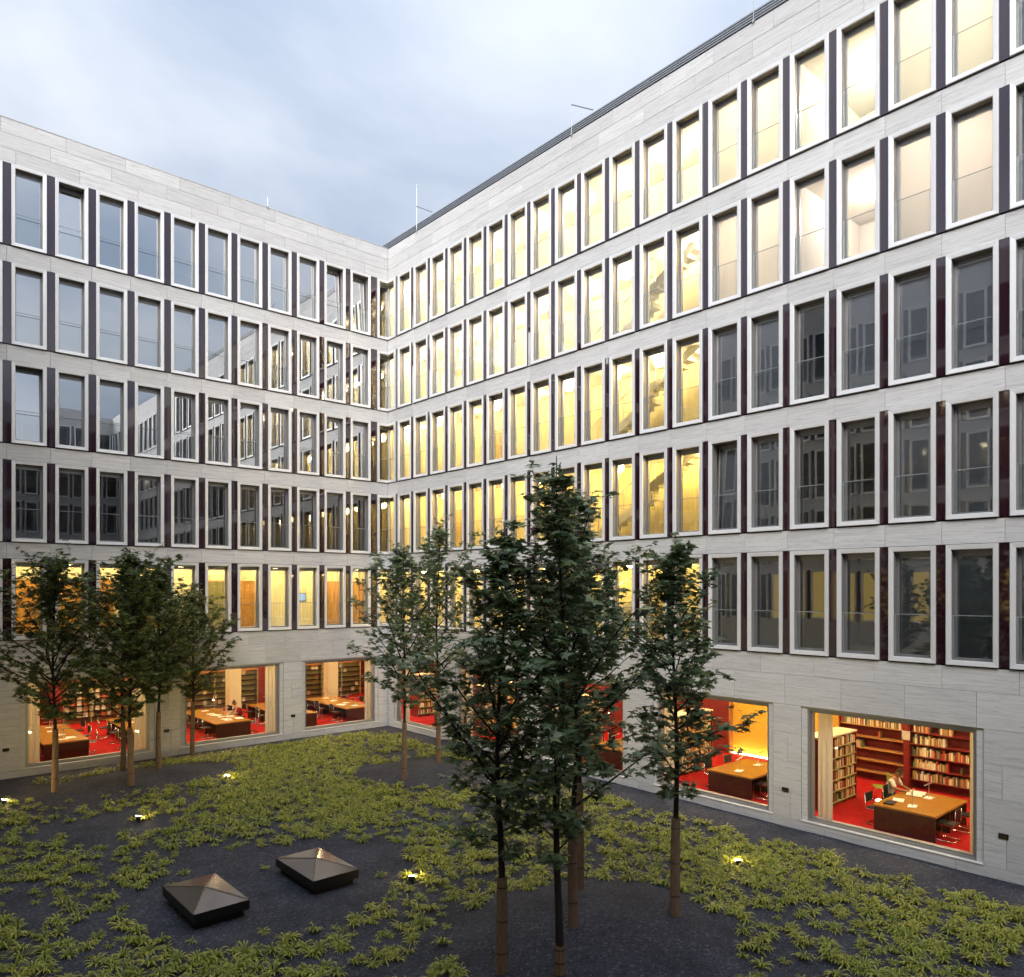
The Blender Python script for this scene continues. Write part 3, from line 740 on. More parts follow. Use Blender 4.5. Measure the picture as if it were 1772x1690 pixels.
def chair_proto():
    ms = {}
    ms['seat'] = MB().box(-.21, .21, -.21, .21, .43, .465).mesh('seat')
    ms['backrest'] = MB().box(-.24, -.215, -.21, .21, .60, .86).mesh('backrest')
    fr = MB()
    for s in (-.215, .215):
        fr.tube([(-.22, s, .012), (.20, s, .012), (.235, s, .05), (.235, s, .40), (.20, s, .435), (-.20, s, .435), (-.235, s, .48), (-.25, s, .86)], .012, 6)
    fr.tube([(-.22, -.215, .012), (-.22, .215, .012)], .012, 6)
    ms['frame'] = fr.mesh('frame', True); return ms
CH = chair_proto()
def chair(x, y, rz, label, mt='black'):
    t = thing('cantilever_chair', label, 'chair', (x, y, FZ), rz, 'library chairs')
    for k in ('seat', 'backrest'):
        o = obj(k, CH[k], M['black'], t)
        if mt != 'black': o.material_slots[0].link = 'OBJECT'; o.material_slots[0].material = M[mt]
    obj('frame', CH['frame'], M['chrome'], t)
for i, x in enumerate(LT):
    for k, y in enumerate((2.45, 3.95, 5.45)):
        wh = ('window end', 'middle', 'far end')[k]
        chair(x + 1.58 + .18 + .08 * ((i + k) % 3), y, math.pi + .15 * ((i * 3 + k) % 3 - 1), 'black chair right of the %s left-wing reading table, %s' % (ORD[i], wh))
        chair(x - .18 - .06 * ((i + k) % 2), y, .12 * ((i + k) % 3 - 1), 'black chair left of the %s left-wing reading table, %s' % (ORD[i], wh))
for y, lab in RT:
    for k, x in enumerate((1.9, 3.1)):
        nm = ('nearer', 'farther')[k]
        chair(x, y + 1.62 + .12, -math.pi / 2, 'black chair left of the %s window table, %s from the glass' % (lab, nm))
        chair(x, y - .10, math.pi / 2, 'black chair tucked in right of the %s window table, %s from the glass' % (lab, nm))
chair(4.35, -21.75, 2.2, 'olive green backed chair standing alone before the red shelves', 'greenpad')

def lamp_desk(x, y, label, rz=0.):
    t = thing('reading_lamp', label, 'lamp', (x, y, FZ + .69), rz, 'reading lamps on the tables')
    obj('base_plate', MB().box(-.16, .16, -.11, .11, 0, .012), M['paper'], t)
    obj('post', MB().tube([(0, 0, .012), (0, 0, .40)], .011, 8), M['steel'], t)
    obj('light_bar', MB().box(-.32, .32, -.018, .018, .395, .415), M['steel'], t)
for i, x in enumerate(LT):
    for k, y in enumerate((2.3, 3.4, 4.5, 5.6)):
        lamp_desk(x + .79 + .12 * (k % 2), y, 'T-shaped reading lamp on the %s left-wing table, %s from the glass' % (ORD[i], ORD[k].replace('leftmost', 'first')))
for y, lab in RT:
    for k, (x, dy_) in enumerate(((1.92, .8), (3.14, .82))):
        lamp_desk(x, y + dy_, 'T-shaped reading lamp on the %s window table, %s the glass' % (lab, ('close to', 'away from')[k]), 0.25 if k == 0 else 0.)

def books(bm, x0, x1, y, z, depth, facing, fill, hmax=.26, loose=False):
    """row of books standing on a shelf; facing: 'y-' spines towards -y, 'x-' towards -x"""
    x = x0
    while x < x1 - .03:
        wd = random.uniform(.022, .055); h = random.uniform(.17, hmax); dpt = random.uniform(.75, 1) * depth
        if random.random() < fill:
            tn = random.random() * .999 + .0005
            if facing == 'y-': bm.box(x, x + wd * .94, y, y + dpt, z, z + h, tn)
            elif facing == 'y+': bm.box(x, x + wd * .94, y - dpt, y, z, z + h, tn)
            else: bm.box(y, y + dpt, x, x + wd * .94, z, z + h, tn)
        elif random.random() < .25: x += random.uniform(.1, .5)
        x += wd
def bookcase(name, x0, x1, y0, y1, zt, nsh, label, front, wood='mahogany', shelf='shelfwood', cap='shelfwood', divs=.95, z0=.1):
    """front 'y-' : shelves open towards -y; 'x-' : towards -x. Placed in world space."""
    t = thing('bookcase', label, 'bookcase', (0, 0, 0))
    if front == 'y-':
        obj('back_panel', MB().box(x0, x1, y1 - .03, y1, FZ, zt), M[wood], t)
        n = max(1, round((x1 - x0) / divs))
        for k in range(n + 1):
            x = x0 + (x1 - x0) * k / n; obj('upright', MB().box(x - .015, x + .015, y0, y1 - .03, FZ, zt), M[wood], t)
        for k in range(nsh): 
            z = FZ + z0 + (zt - FZ - z0) * k / nsh; obj('shelf', MB().box(x0 + .016, x1 - .016, y0 - .004, y1 - .03, z, z + .025), M[shelf], t)
        obj('top_board', MB().box(x0 - .02, x1 + .02, y0 - .02, y1 + .02, zt, zt + .05), M[cap], t)
    else:
        obj('back_panel', MB().box(x1 - .03, x1, y0, y1, FZ, zt), M[wood], t)
        n = max(1, round((y1 - y0) / divs))
        for k in range(n + 1):
            y = y0 + (y1 - y0) * k / n; obj('upright', MB().box(x0, x1 - .03, y - .02, y + .02, FZ, zt), M[wood], t)
        for k in range(nsh):
            z = FZ + z0 + (zt - FZ - z0) * k / nsh; obj('shelf', MB().box(x0 - .004, x1 - .03, y0 + .016, y1 - .016, z, z + .03), M[shelf], t)
        obj('top_board', MB().box(x0 - .02, x1 + .02, y0 - .02, y1 + .02, zt, zt + .06), M[cap], t)
    return [FZ + z0 + (zt - FZ - z0) * k / nsh + .031 for k in range(nsh)]
# left wing: long olive steel shelves
def mags(bm, x0, x1, y, zs, fill):
    for z in zs:
        x = x0 + .05
        while x < x1 - .25:
            if random.random() < fill:
                wd, h = random.uniform(.16, .22), random.uniform(.2, .28); bm.box(x, x + wd, y, y + .012, z, z + h, random.choice((.46, .15, .90, .46, .75, .60, .03, .93, .88)) + .01)
            x += .27
for (x0, x1, lab, fl) in ((-12.0, -8.4, 'olive shelves of magazines behind the leftmost library window', .8), (-8.35, -2.3, 'long mostly empty olive shelves behind the second column window', .12),
                     (-.9, 4.35, 'olive shelves with a few books behind the corner library window', .25)):
    zs = bookcase('bookcase', x0, x1, 10.1, 10.5, 2.12, 6, lab, 'y-', 'shelfolive', 'blackmetal', 'shelfwood', 1.2, .25)
    b = MB(); mags(b, x0, x1, 10.2, zs, fl)
    if x0 == -.9: mags(b, x0, 1.0, 10.2, zs, .75)
    if x0 == -8.35: mags(b, x0, -6.0, 10.2, zs[:3], .8)
    obj('magazines', b, M['book'], kind='stuff', label='magazines facing out on the ' + lab.split(' behind')[0].replace('long ', '') + lab[lab.find(' behind'):], cat='magazines')
# right wing: red wall shelves behind the big window
zs = bookcase('bookcase', 6.62, 7.0, -21.55, -19.35, 2.34, 5, 'red wall shelves, mostly empty, left of the red pilaster behind the reader', 'x-', 'mahogany', 'shelfwood', 'shelfwood', 4, .29)
b = MB(); books(b, -21.5, -19.4, 6.66, zs[4], .22, 'x-', 1, .30)
books(b, -20.15, -19.4, 6.66, zs[2], .22, 'x-', .9)
books(b, -20.75, -20.68, 6.66, zs[3], .22, 'x-', 1)
obj('books', b, M['book'], kind='stuff', label='light coloured books along the top of the red wall shelves', cat='books')
zs = bookcase('bookcase', 6.62, 7.0, -27.0, -21.72, 2.34, 5, 'red wall shelves filled with books right of the red pilaster', 'x-', 'mahogany', 'mahogany', 'shelfwood', 6, .29)
b = MB()
for k, segs in enumerate([[(-25.9, -24.7), (-23.7, -21.8)], [(-26, -24.5), (-23.3, -21.8)], [(-26.5, -21.8)], [(-26, -24.3), (-22.8, -21.8)], [(-26.2, -25.3), (-24.0, -23.6), (-23.0, -22.6), (-22.35, -21.8)]]):
    for (a, c) in segs: books(b, a, c, 6.66, zs[k], .22, 'x-', .98, .30)
obj('books', b, M['book'], kind='stuff', label='rows of mixed books on the red wall shelves right of the pilaster', cat='books')
pl_ = thing('red_pilaster', 'red wooden pilaster with a white notice between the wall shelves', 'pilaster', (6.6, -21.64, FZ))
obj('shaft', MB().box(-.03, .4, -.085, .085, 0, 2.75), M['redwood'] if 'redwood' in M else M['mahogany'], pl_)
obj('notice', MB().box(-.045, -.032, -.13, .13, 1.60, 1.90), M['notice'], pl_)
# free-standing double shelves set across the right wing
for (yf, xa, xb, lab) in ((-21.08, 1.9, 4.12, 'rightmost'), (-15.75, 1.9, 4.12, 'fourth right-wing'), (-10.4, 1.9, 4.12, 'third right-wing'), (-5.05, 1.9, 4.12, 'second right-wing'), (.75, 2.3, 5.6, 'corner right-wing')):
    zs = bookcase('bookcase', xa, xb, yf, yf + .62, 2.2, 6, 'free-standing bookcase full of books behind the %s library window' % lab, 'y-', 'mahogany', 'shelfolive', 'column', .74)
    b = MB()
    n = max(1, round((xb - xa) / .74))
    for z in zs:
        for k in range(n):
            a = xa + (xb - xa) * k / n + .03; books(b, a, a + (xb - xa) / n - .06, yf + .03, z, .2, 'y-', .95, .26)
    obj('books', b, M['book'], kind='stuff', label='tightly packed books in the free-standing bookcase behind the %s window' % lab, cat='books')

# curtains inside the library windows
def hang(side, u0, u1, label, lean=0.):
    me = curtain_mesh(u1 - u0, 3.5, .030, per=.17)
    W = WING[side]
    loc = (u0, .52, FZ + .03) if side == 'L' else (.52, -u0, FZ + .03)
    o = obj('curtain', me, M['curtain'], None, loc, (0, 0, 0 if side == 'L' else R_(-90)), label=label, cat='curtain', group='library curtains')
    return o
for side, u0, u1, lab in (('L', -15.1, -14.62, 'cream curtain at the left edge of the leftmost library window'), ('L', -11.40, -10.85, 'cream curtain at the right edge of the leftmost library window'),
    ('L', -6.02, -5.5, 'cream curtain at the right edge of the second library window'), ('L', -9.6, -9.38, 'narrow cream curtain at the left edge of the second library window'),
    ('L', -1.0, -.6, 'cream curtain at the right edge of the third library window'), ('R', 21.62, 22.04, 'cream curtain at the left edge of the big window with the reader'),
    ('R', 25.45, 25.75, 'narrow cream curtain at the right edge of the big window with the reader'), ('R', 16.3, 16.7, 'cream curtain at the left edge of the window with the yellow niche'),
    ('R', .7, 1.1, 'cream curtain just right of the courtyard corner'), ('R', 5.6, 6.0, 'cream curtain in the window half hidden by the trees, nearer the corner'), ('R', 10.95, 11.35, 'cream curtain in the third right-wing window behind the trees')):
    hang(side, u0, u1, lab)

# papers, laptop, open book on the reader's table
TZ = FZ + .69
lp = thing('laptop', 'closed black laptop on the corner of the reader\'s table', 'laptop', (1.78, -23.06, TZ), .15)
obj('body', MB().box(-.20, .20, -.13, .13, .002, .03), M['black'], lp); obj('lid', MB().box(-.2, .2, -.13, .13, .032, .04), M['blackmetal'], lp)
obj('paper_sheet', MB().box(-.19, .19, -.14, .14, .002, .012), M['paper'], None, (2.25, -23.1, TZ), (0, 0, .3), label='white papers beside the laptop on the reader\'s table', cat='paper')
ob = thing('open_book', 'large open white newspaper in front of the reader', 'newspaper', (3.22, -23.22, TZ), .1)
for s in (-1, 1):
    pg = MB()
    for k in range(5):
        xa, xb = .06 * k, .06 * (k + 1); za_, zb_ = .03 + .05 * math.sin(.6 * k) ** 2, .03 + .05 * math.sin(.6 * (k + 1)) ** 2
        pg.quad((s * xa, -.21, za_), (s * xb, -.21, zb_), (s * xb, .21, zb_), (s * xa, .21, za_)); pg.quad((s * xa, -.21, za_ - .02), (s * xb, -.21, zb_ - .02), (s * xb, -.21, zb_), (s * xa, -.21, za_))
    obj('page', pg, M['paper'], ob)
for k, (x, y, a, lab) in enumerate(((-6.95, 2.6, .2, 'white papers nearest the glass on the third left-wing table'), (-6.5, 3.3, -.3, 'white papers in front of the person in red'), (-6.9, 4.0, .5, 'white papers on the far left of the red person\'s place'),
                       (-6.4, 2.5, -.1, 'loose sheet at the right edge of the third left-wing table'), (-.9, 3.0, .3, 'grey folder on the fifth left-wing table'), (-13.2, 2.5, .1, 'loose sheet at the front of the leftmost table'))):
    obj('paper_sheet', MB().box(-.16, .16, -.22, .22, .002, .014), M['paper'], None, (x, y, TZ), (0, 0, a), label=lab, cat='paper')

# ------------------------------------------------------------------ people
def skinned(name, verts, edges, radii, m, parent, sub=2, root=0):
    me = bpy.data.meshes.new(name); me.from_pydata(verts, edges, []); me.update()
    o = obj(name, me, m, parent)
    md = o.modifiers.new('skin', 'SKIN'); sd = me.skin_vertices[0].data if me.skin_vertices else None
    if sd is None:
        bpy.context.view_layer.objects.active = o; bpy.ops.mesh.customdata_skin_add(); sd = me.skin_vertices[0].data
    for i, r in enumerate(radii):
        sd[i].radius = (r, r) if not isinstance(r, tuple) else r; sd[i].use_root = (i == root)
    md.use_smooth_shade = True
    sb = o.modifiers.new('sub', 'SUBSURF'); sb.levels = sub; sb.render_levels = sub
    return o
def seated_reader(loc, rz, label, skin, hair, top):
    """faces +y locally; hips at (0,0,.50) above the floor, forearms on the table in front"""
    t = thing('person', label, 'person', loc, rz)
    V = [(0, 0, .50), (0, .04, .66), (0, .12, .85), (0, .20, 1.00), (0, .26, 1.08), (0, .33, 1.17), (0, .345, 1.26),     # 0-6 spine, neck, head
         (.19, .20, .99), (.25, .30, .80), (.20, .53, .76), (.12, .62, .745),                                             # 7-10 right arm
         (-.19, .20, .99), (-.26, .30, .79), (-.16, .53, .76), (-.06, .62, .745),                                         # 11-14 left arm
         (.10, .02, .48), (.13, .42, .47), (.14, .44, .10), (.14, .58, .05),                                              # 15-18 leg
         (-.10, .02, .48), (-.13, .42, .47), (-.14, .46, .10), (-.14, .60, .05)]
    E_ = [(0, 1), (1, 2), (2, 3), (3, 4), (4, 5), (5, 6), (3, 7), (7, 8), (8, 9), (9, 10), (3, 11), (11, 12), (12, 13), (13, 14), (0, 15), (15, 16), (16, 17), (17, 18), (0, 19), (19, 20), (20, 21), (21, 22)]
    Rr = [.13, .125, .14, .12, .055, .085, .088, .06, .045, .036, .032, .06, .045, .036, .032, .085, .065, .048, .04, .085, .065, .048, .04]
    skinned('body', V, E_, Rr, skin, t)
    sv = [V[i] for i in (0, 1, 2, 3, 7, 8, 11, 12)]; se = [(0, 1), (1, 2), (2, 3), (3, 4), (4, 5), (3, 6), (6, 7)]
    skinned('shirt', sv, se, [.150, .145, .158, .128, .078, .062, .078, .062], top, t)
    tv = [V[i] for i in (0, 15, 16, 17, 19, 20, 21)]; skinned('trousers', tv, [(0, 1), (1, 2), (2, 3), (0, 4), (4, 5), (5, 6)], [.135, .1, .078, .06, .1, .078, .06], M['trousers'], t)
    skinned('hair', [(0, .318, 1.262), (0, .305, 1.20), (0, .335, 1.275)], [(0, 1), (0, 2)], [.088, .074, .080], hair, t, 2)
    # face: nose, eyes, ears
    f = MB().tube([(0, .425, 1.215), (0, .455, 1.185)], [.008, .016], 6)
    obj('nose', f, skin, t); 
    for s in (-1, 1):
        obj('eye', MB().tube([(s * .032, .412, 1.222), (s * .032, .424, 1.22)], .010, 8), M['black'], t)
        obj('ear', MB().tube([(s * .083, .335, 1.215), (s * .098, .330, 1.22)], [.022, .026], 8), skin, t)
    obj('mouth', MB().box(-.022, .022, .412, .420, 1.155, 1.162), M['redtop'], t)
    # hands: palm + five fingers each
    for s, (hx, hy, hz_) in ((1, (.12, .62, .745)), (-1, (-.06, .62, .745))):
        hv = [(hx, hy - .01, hz_), (hx - s * .02, hy + .05, hz_ - .005)]; he = [(0, 1)]; hr = [.030, .030]
        for k in range(4):
            bx = hx - s * .02 + (k - 1.5) * .019; ln = (.065, .078, .074, .058)[k if s > 0 else 3 - k]
            i = len(hv); hv += [(bx, hy + .075, hz_), (bx, hy + .075 + ln * .55, hz_ - .004), (bx, hy + .075 + ln, hz_ - .02)]; he += [(1, i), (i, i + 1), (i + 1, i + 2)]; hr += [.010, .009, .008]
        i = len(hv); hv += [(hx - s * .055, hy + .03, hz_), (hx - s * .075, hy + .065, hz_ - .008)]; he += [(0, i), (i, i + 1)]; hr += [.011, .009]
        skinned('hand', hv, he, hr, skin, t, 1)
    return t
seated_reader((3.30, -22.38, FZ), math.pi, 'person in a white short-sleeved shirt bent over a newspaper at the table', M['skin'], M['hair'], M['shirt'])
seated_reader((-5.85, 3.6, FZ), math.pi / 2, 'person in a dark red top reading at the third left-wing table', M['skin2'], M['hair2'], M['redtop'])

# ------------------------------------------------------------------ wings outside the frame, seen mirrored in the panes
def mirror_wing(name, label, loc, rz, length, litrows=(5,), litspan=None):
    t = thing(name, label, 'building', loc, rz)
    fill_facade(t, 0, length, litrows, litspan)
    return t
def fill_facade(t, ua, ub, litrows=(), litspan=None):
    st = MB(); fr = MB(); pn = MB(); dk = MB(); lt = MB()
    st.box(ua, ub, 0, .3, ROWB[1] + WH, TOP)
    for r in (1, 2, 3, 4): st.box(ua, ub, 0, .3, ROWB[r + 1] + WH, ROWB[r])
    st.box(ua, ub, 0, .3, -.3, ROWB[5])
    dk.box(ua, ub, .06, .12, ROWB[5], ROWB[1] + WH)
    n = int((ub - ua) / 1.345)
    for r in ROWB:
        for i in range(n):
            u0 = ua + .13 + 1.345 * i; z0 = ROWB[r]
            i0 = len(fr.v)
            sub = MB().ring(1.08, WH, [(0, .06), (0, -.07), (.12, -.05), (.12, .05)])
            fr.v += [(x + u0, y, z + z0) for x, y, z in sub.v]; fr.f += [tuple(k + i0 for k in f) for f in sub.f]; fr.tone += sub.tone
            q = (lt if r in litrows and (litspan is None or litspan[0] <= i <= litspan[1]) else pn)
            q.quad((u0 + .1, .04, z0 + .1), (u0 + .98, .04, z0 + .1), (u0 + .98, .04, z0 + WH - .1), (u0 + .1, .04, z0 + WH - .1))
    obj('stone_wall', st, M['stone'], t); obj('window_frames', fr, M['alu'], t, kind='stuff'); obj('dark_panels', dk, M['panel'], t)
    if pn.v: obj('window_panes', pn, M['darkpane'], t, kind='stuff')
    if lt.v: obj('lit_panes', lt, M['litpane'], t, kind='stuff')
M['darkpane'] = simple('dark_window_glass', (.02, .022, .025), .05, 0, .8, .1, 1)
M['litpane'] = emit('lit_window', (1, .72, .22), .30)
mirror_wing('office_wing', 'opposite travertine wing seen only as a reflection in the left windows', (0, -49, 0), R_(180), 22.5, (5,), (2, 8))
mirror_wing('office_wing', 'side travertine wing seen only as a reflection in the right windows', (-22.5, -49, 0), R_(90), 49, (5,), (18, 30))
fill_facade(thing('office_wing', 'continuation of the left travertine wing beyond the picture edge', 'building'), -22.5, -19.01)
fill_facade(thing('office_wing', 'continuation of the right travertine wing beyond the picture edge', 'building', rz=R_(-90)), 29.31, 49)

# ------------------------------------------------------------------ lightning rods on the roofs
def rod(loc, h, label, stay=None, r=.013):
    t = thing('lightning_rod', label, 'lightning rod', loc, group='lightning rods on the parapets')
    obj('rod', MB().tube([(0, 0, -.1), (0, 0, h)], [r, r * .6], 6), M['steel'], t)
    obj('clamp', MB().box(-.03, .03, -.03, .03, -.08, .0), M['steel'], t)
    if stay: obj('stay', MB().tube([(0, 0, h * stay[0]), stay[1]], .022, 6), M['sash'], t)
rod((-.03, -2.53, TOP + .05), 2.1, 'tall thin lightning rod with diagonal stay nearest the roof corner', (.52, (.12, -1.05, .48)))
rod((-.03, -12.53, TOP + .05), 1.1, 'lightning rod with a slanting stay on the right parapet, middle', (.95, (.12, -.95, .45)))
rod((-.03, -19.93, TOP + .05), 1.4, 'lightning rod on the right parapet at the top edge of the picture', None)
rod((-6.13, -.01, TOP + .05), .42, 'short lightning rod on the left parapet', None, .010)

# ------------------------------------------------------------------ skylights
def skylight(x0, y0, label):
    wx, wy = 1.12, 1.92
    t = thing('skylight', label, 'skylight', (x0 + wx / 2, y0 + wy / 2, 0), group='skylights')
    hx, hy = wx / 2, wy / 2
    obj('curb', MB().box(-hx + .09, hx - .09, -hy + .09, hy - .09, -.05, .17), M['blackmetal'], t)
    rim = MB().box(-hx, hx, -hy, -hy + .04, .14, .335).box(-hx, hx, hy - .04, hy, .14, .335).box(-hx, -hx + .04, -hy + .04, hy - .04, .14, .335).box(hx - .04, hx, -hy + .04, hy - .04, .14, .335).box(-hx + .04, hx - .04, -hy + .04, hy - .04, .141, .16)
    obj('rim', rim, M['blackmetal'], t)
    ap = (0, 0, .46); c = [(-hx, -hy, .338), (hx, -hy, .338), (hx, hy, .338), (-hx, hy, .338)]
    for k in range(4):
        a, b_ = c[k], c[(k + 1) % 4]
        me = bpy.data.meshes.new('glass_facet'); me.from_pydata([a, b_, ap], [], [(0, 1, 2)]); me.update()
        obj('glass_facet', me, M['bronze'], t)
        obj('ridge_bar', MB().tube([(a[0] * .985, a[1] * .985, a[2] + .004), (0, 0, .465)], .010, 6), M['bronzebar'], t)
M['bronzebar'] = simple('bronze_bar', (.13, .105, .09), .35, .6)
skylight(-14.89, -16.63, 'bronze pyramid skylight nearer the left edge of the picture')
skylight(-12.34, -16.62, 'bronze pyramid skylight mirroring yellow windows, the one nearer the trees')

# ------------------------------------------------------------------ ground spotlights
def spotlight(x, y, label, e_=14, st=1.):
    z = mound(x, y)
    t = thing('ground_spotlight', label, 'spotlight', (x, y, z), group='ground spotlights')
    obj('spike', MB().tube([(0, 0, -.05), (0, 0, .06)], .02, 8), M['blackmetal'], t)
    hd = obj('lamp_head', MB().tube([(0, 0, -.07), (0, 0, .060)], [.055, .080], 14), M['blackmetal'], t, (0, 0, .10), (R_(-16), R_(16), 0))
    obj('lens', MB().disc(0, 0, .062, .072, 14, .010), M['spot'], hd)
SPOTS = [(-13.65, -8.38, 'ground spotlight shining onto sedges at the left'), (-10.29, -17.40, 'bare ground spotlight right of the skylights'), (-3.8, -21.78, 'ground spotlight among sedges before the big library window'),
         (-9.94, -5.34, 'ground spotlight hidden by a glowing sedge near the left tree group'), (-16.30, -3.95, 'ground spotlight at the left edge of the picture'), (-3.74, -12.83, 'ground spotlight half hidden behind the central trees')]
for x, y, l_ in SPOTS: spotlight(x, y, l_)

# ------------------------------------------------------------------ sedge ground cover
def sedge_arrays(seed):
    r = np.random.default_rng(seed); V = []; F_ = []; T_ = []
    nb = int(r.integers(18, 30)); tb0 = r.uniform(-.08, .16)
    for k in range(nb):
        az = 2 * math.pi * k / nb + r.uniform(-.25, .25); L_ = r.uniform(.14, .25); up = r.uniform(.35, 1.15); wd = r.uniform(.011, .019)
        d = np.array((math.cos(az), math.sin(az), 0)); s = np.array((-math.sin(az), math.cos(az), 0))
        p0 = d * .015; p1 = d * L_ * .42 + np.array((0, 0, L_ * .62 * up)); p2 = d * L_ * .80 + np.array((0, 0, L_ * .70 * up)); p3 = d * L_ * 1.12 + np.array((0, 0, L_ * .42 * up))
        i = len(V)
        V += [p0 - s * wd * .6, p0 + s * wd * .6, p1 - s * wd, p1 + s * wd, p2 - s * wd * .8, p2 + s * wd * .8, p3]
        F_ += [(i, i + 1, i + 3), (i, i + 3, i + 2), (i + 2, i + 3, i + 5), (i + 2, i + 5, i + 4), (i + 4, i + 5, i + 6)]
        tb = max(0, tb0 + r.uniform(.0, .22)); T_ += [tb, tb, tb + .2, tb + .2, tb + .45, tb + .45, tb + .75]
    return np.array(V), np.array(F_), np.array(T_)
def tri_mesh(name, V, F_, T_, smooth=False):
    me = bpy.data.meshes.new(name); n = len(V); m = len(F_)
    me.vertices.add(n); me.vertices.foreach_set('co', np.asarray(V, np.float32).ravel())
    me.loops.add(m * 3); me.loops.foreach_set('vertex_index', np.asarray(F_, np.int32).ravel())
    me.polygons.add(m); me.polygons.foreach_set('loop_start', np.arange(0, m * 3, 3, dtype=np.int32)); me.polygons.foreach_set('loop_total', np.full(m, 3, np.int32))
    if smooth: me.polygons.foreach_set('use_smooth', np.ones(m, bool))
    a = me.attributes.new('tone', 'FLOAT', 'POINT'); a.data.foreach_set('value', np.asarray(T_, np.float32))
    me.update(calc_edges=True); return me
def inpoly(x, y, P):
    c = False
    for (x1, y1), (x2, y2) in zip(P, P[1:] + P[:1]):
        if (y1 > y) != (y2 > y) and x < (x2 - x1) * (y - y1) / (y2 - y1) + x1: c = not c
    return c
BARE = [(-15.4, -14.4), (-14.2, -13.0), (-12.6, -12.6), (-11.4, -12.9), (-10.4, -13.4), (-9.5, -14.6), (-9.6, -16.2), (-10.7, -17.5), (-12.3, -18.0), (-13.9, -18.2), (-15.5, -17.0)]
Fv = np.array((math.cos(R_(YAW)), math.sin(R_(YAW)))); Rv = np.array((math.sin(R_(YAW)), -math.cos(R_(YAW))))
def to_px(x, y, z):
    v = np.array((x - CAM[0], y - CAM[1])); t = v @ Fv
    if t < .5: return None
    return 886 + 1311.456 * (v @ Rv) / t, 1017.184 - 1311.456 * (z - CAM[2]) / t, t
def wob(x, y, s): return math.sin(x * 1.3 * s + 2 * math.sin(y * .7 * s)) * math.sin(y * 1.1 * s + 1.7 * math.sin(x * .9 * s))
TREES_XY = []
def plant_spots():
    P = []; sp = .215
    for yy in np.arange(-27.5, -.45, sp):
        for xx in np.arange(-22, -.55, sp):
            x = xx + rng.uniform(-.11, .11); y = yy + rng.uniform(-.11, .11)
            pr = to_px(x, y, 0)
            if pr is None or not (-60 < pr[0] < 1850 and pr[1] < 1800): continue
            w_ = .3 * wob(x, y, .8)
            def ell(cx, cy, rx, ry, a=0.):
                dx_, dy_ = x - cx, y - cy; u = (dx_ * math.cos(a) + dy_ * math.sin(a)) / rx; v = (-dx_ * math.sin(a) + dy_ * math.cos(a)) / ry
                return math.hypot(u, v)
            if ell(-9.45, -22.2, 2.95 + w_, 2.75 + w_) < 1 or ell(-4.2, -9.3, 2.5 + w_, 2.3 + w_) < 1 or ell(-12.4, -3.6, 3.5 + w_, 1.5 + w_ * .6, .12) < 1: continue
            if x > -1.15 + w_ * .8 - .35 * (y < -12) or y > -.75 + w_ * .3: continue
            if inpoly(x + w_ * .6, y + w_ * .5, BARE) and rng.random() > .03: continue
            if any(math.hypot(x - sx, y - sy) < .16 for sx, sy, _ in SPOTS): continue
            dens = .62 + .42 * wob(x + 3, y - 1, .55)
            if x < -11.5 and y > -17: dens -= .26            # thinner towards the left
            if -11 < x < -4 and y > -13: dens += .34          # dense carpet towards the corner
            if x > -7.2 and y < -15: dens += .22
            if y < -17.5 and x < -9: dens += .10
            if rng.random() < dens * .74: P.append((x, y, pr[2]))
    for sx, sy, _ in SPOTS:                                   # a tuft right behind each lamp catches its light
        for ox, oy in ((.17, .15), (.30, .06), (.10, .32)): P.append((sx + ox, sy + oy, to_px(sx + ox, sy + oy, 0)[2]))
    return P
def build_sedge():
    P = plant_spots(); P.sort(key=lambda p: p[2])
    protos = [sedge_arrays(100 + k) for k in range(14)]
    meshes = [tri_mesh('sedge_plant', *p) for p in protos]
    for m in meshes: m.materials.append(M['sedge'])
    vis = [p for p in P if (lambda q: 5 < q[0] < 1767 and q[1] < 1680)(to_px(p[0], p[1], .1))]
    near = set(id(p) for p in vis[:300])
    V = []; F_ = []; T_ = []; off = 0
    for p in P:
        x, y, _ = p; s = rng.uniform(.45, 1.12); a = rng.uniform(0, 6.283); k = int(rng.integers(0, 14)); z = mound(x, y) - .012
        if id(p) in near:
            o = bpy.data.objects.new('sedge_plant', meshes[k]); col.objects.link(o); o.location = (x, y, z); o.rotation_euler = (rng.uniform(-.22, .22), rng.uniform(-.22, .22), a); o.scale = (s, s, s * rng.uniform(.85, 1.15))
            tag(o, 'small green sedge tuft with arching blades in the nearer gravel', 'plant', 'sedge tufts planted in the gravel')
        else:
            v, f, t = protos[k]; c, s_ = math.cos(a), math.sin(a)
            V.append(np.stack([(v[:, 0] * c - v[:, 1] * s_) * s + x, (v[:, 0] * s_ + v[:, 1] * c) * s + y, v[:, 2] * s + z], 1)); F_.append(f + off); T_.append(np.clip(t + rng.uniform(-.06, .06), 0, 1)); off += len(v)
    o = obj('sedge_ground_cover', tri_mesh('sedge_ground_cover', np.concatenate(V), np.concatenate(F_), np.concatenate(T_)), M['sedge'], kind='stuff', label='carpet of small green sedge tufts farther back in the gravel', cat='ground cover')
    print('sedges', len(P))
build_sedge()

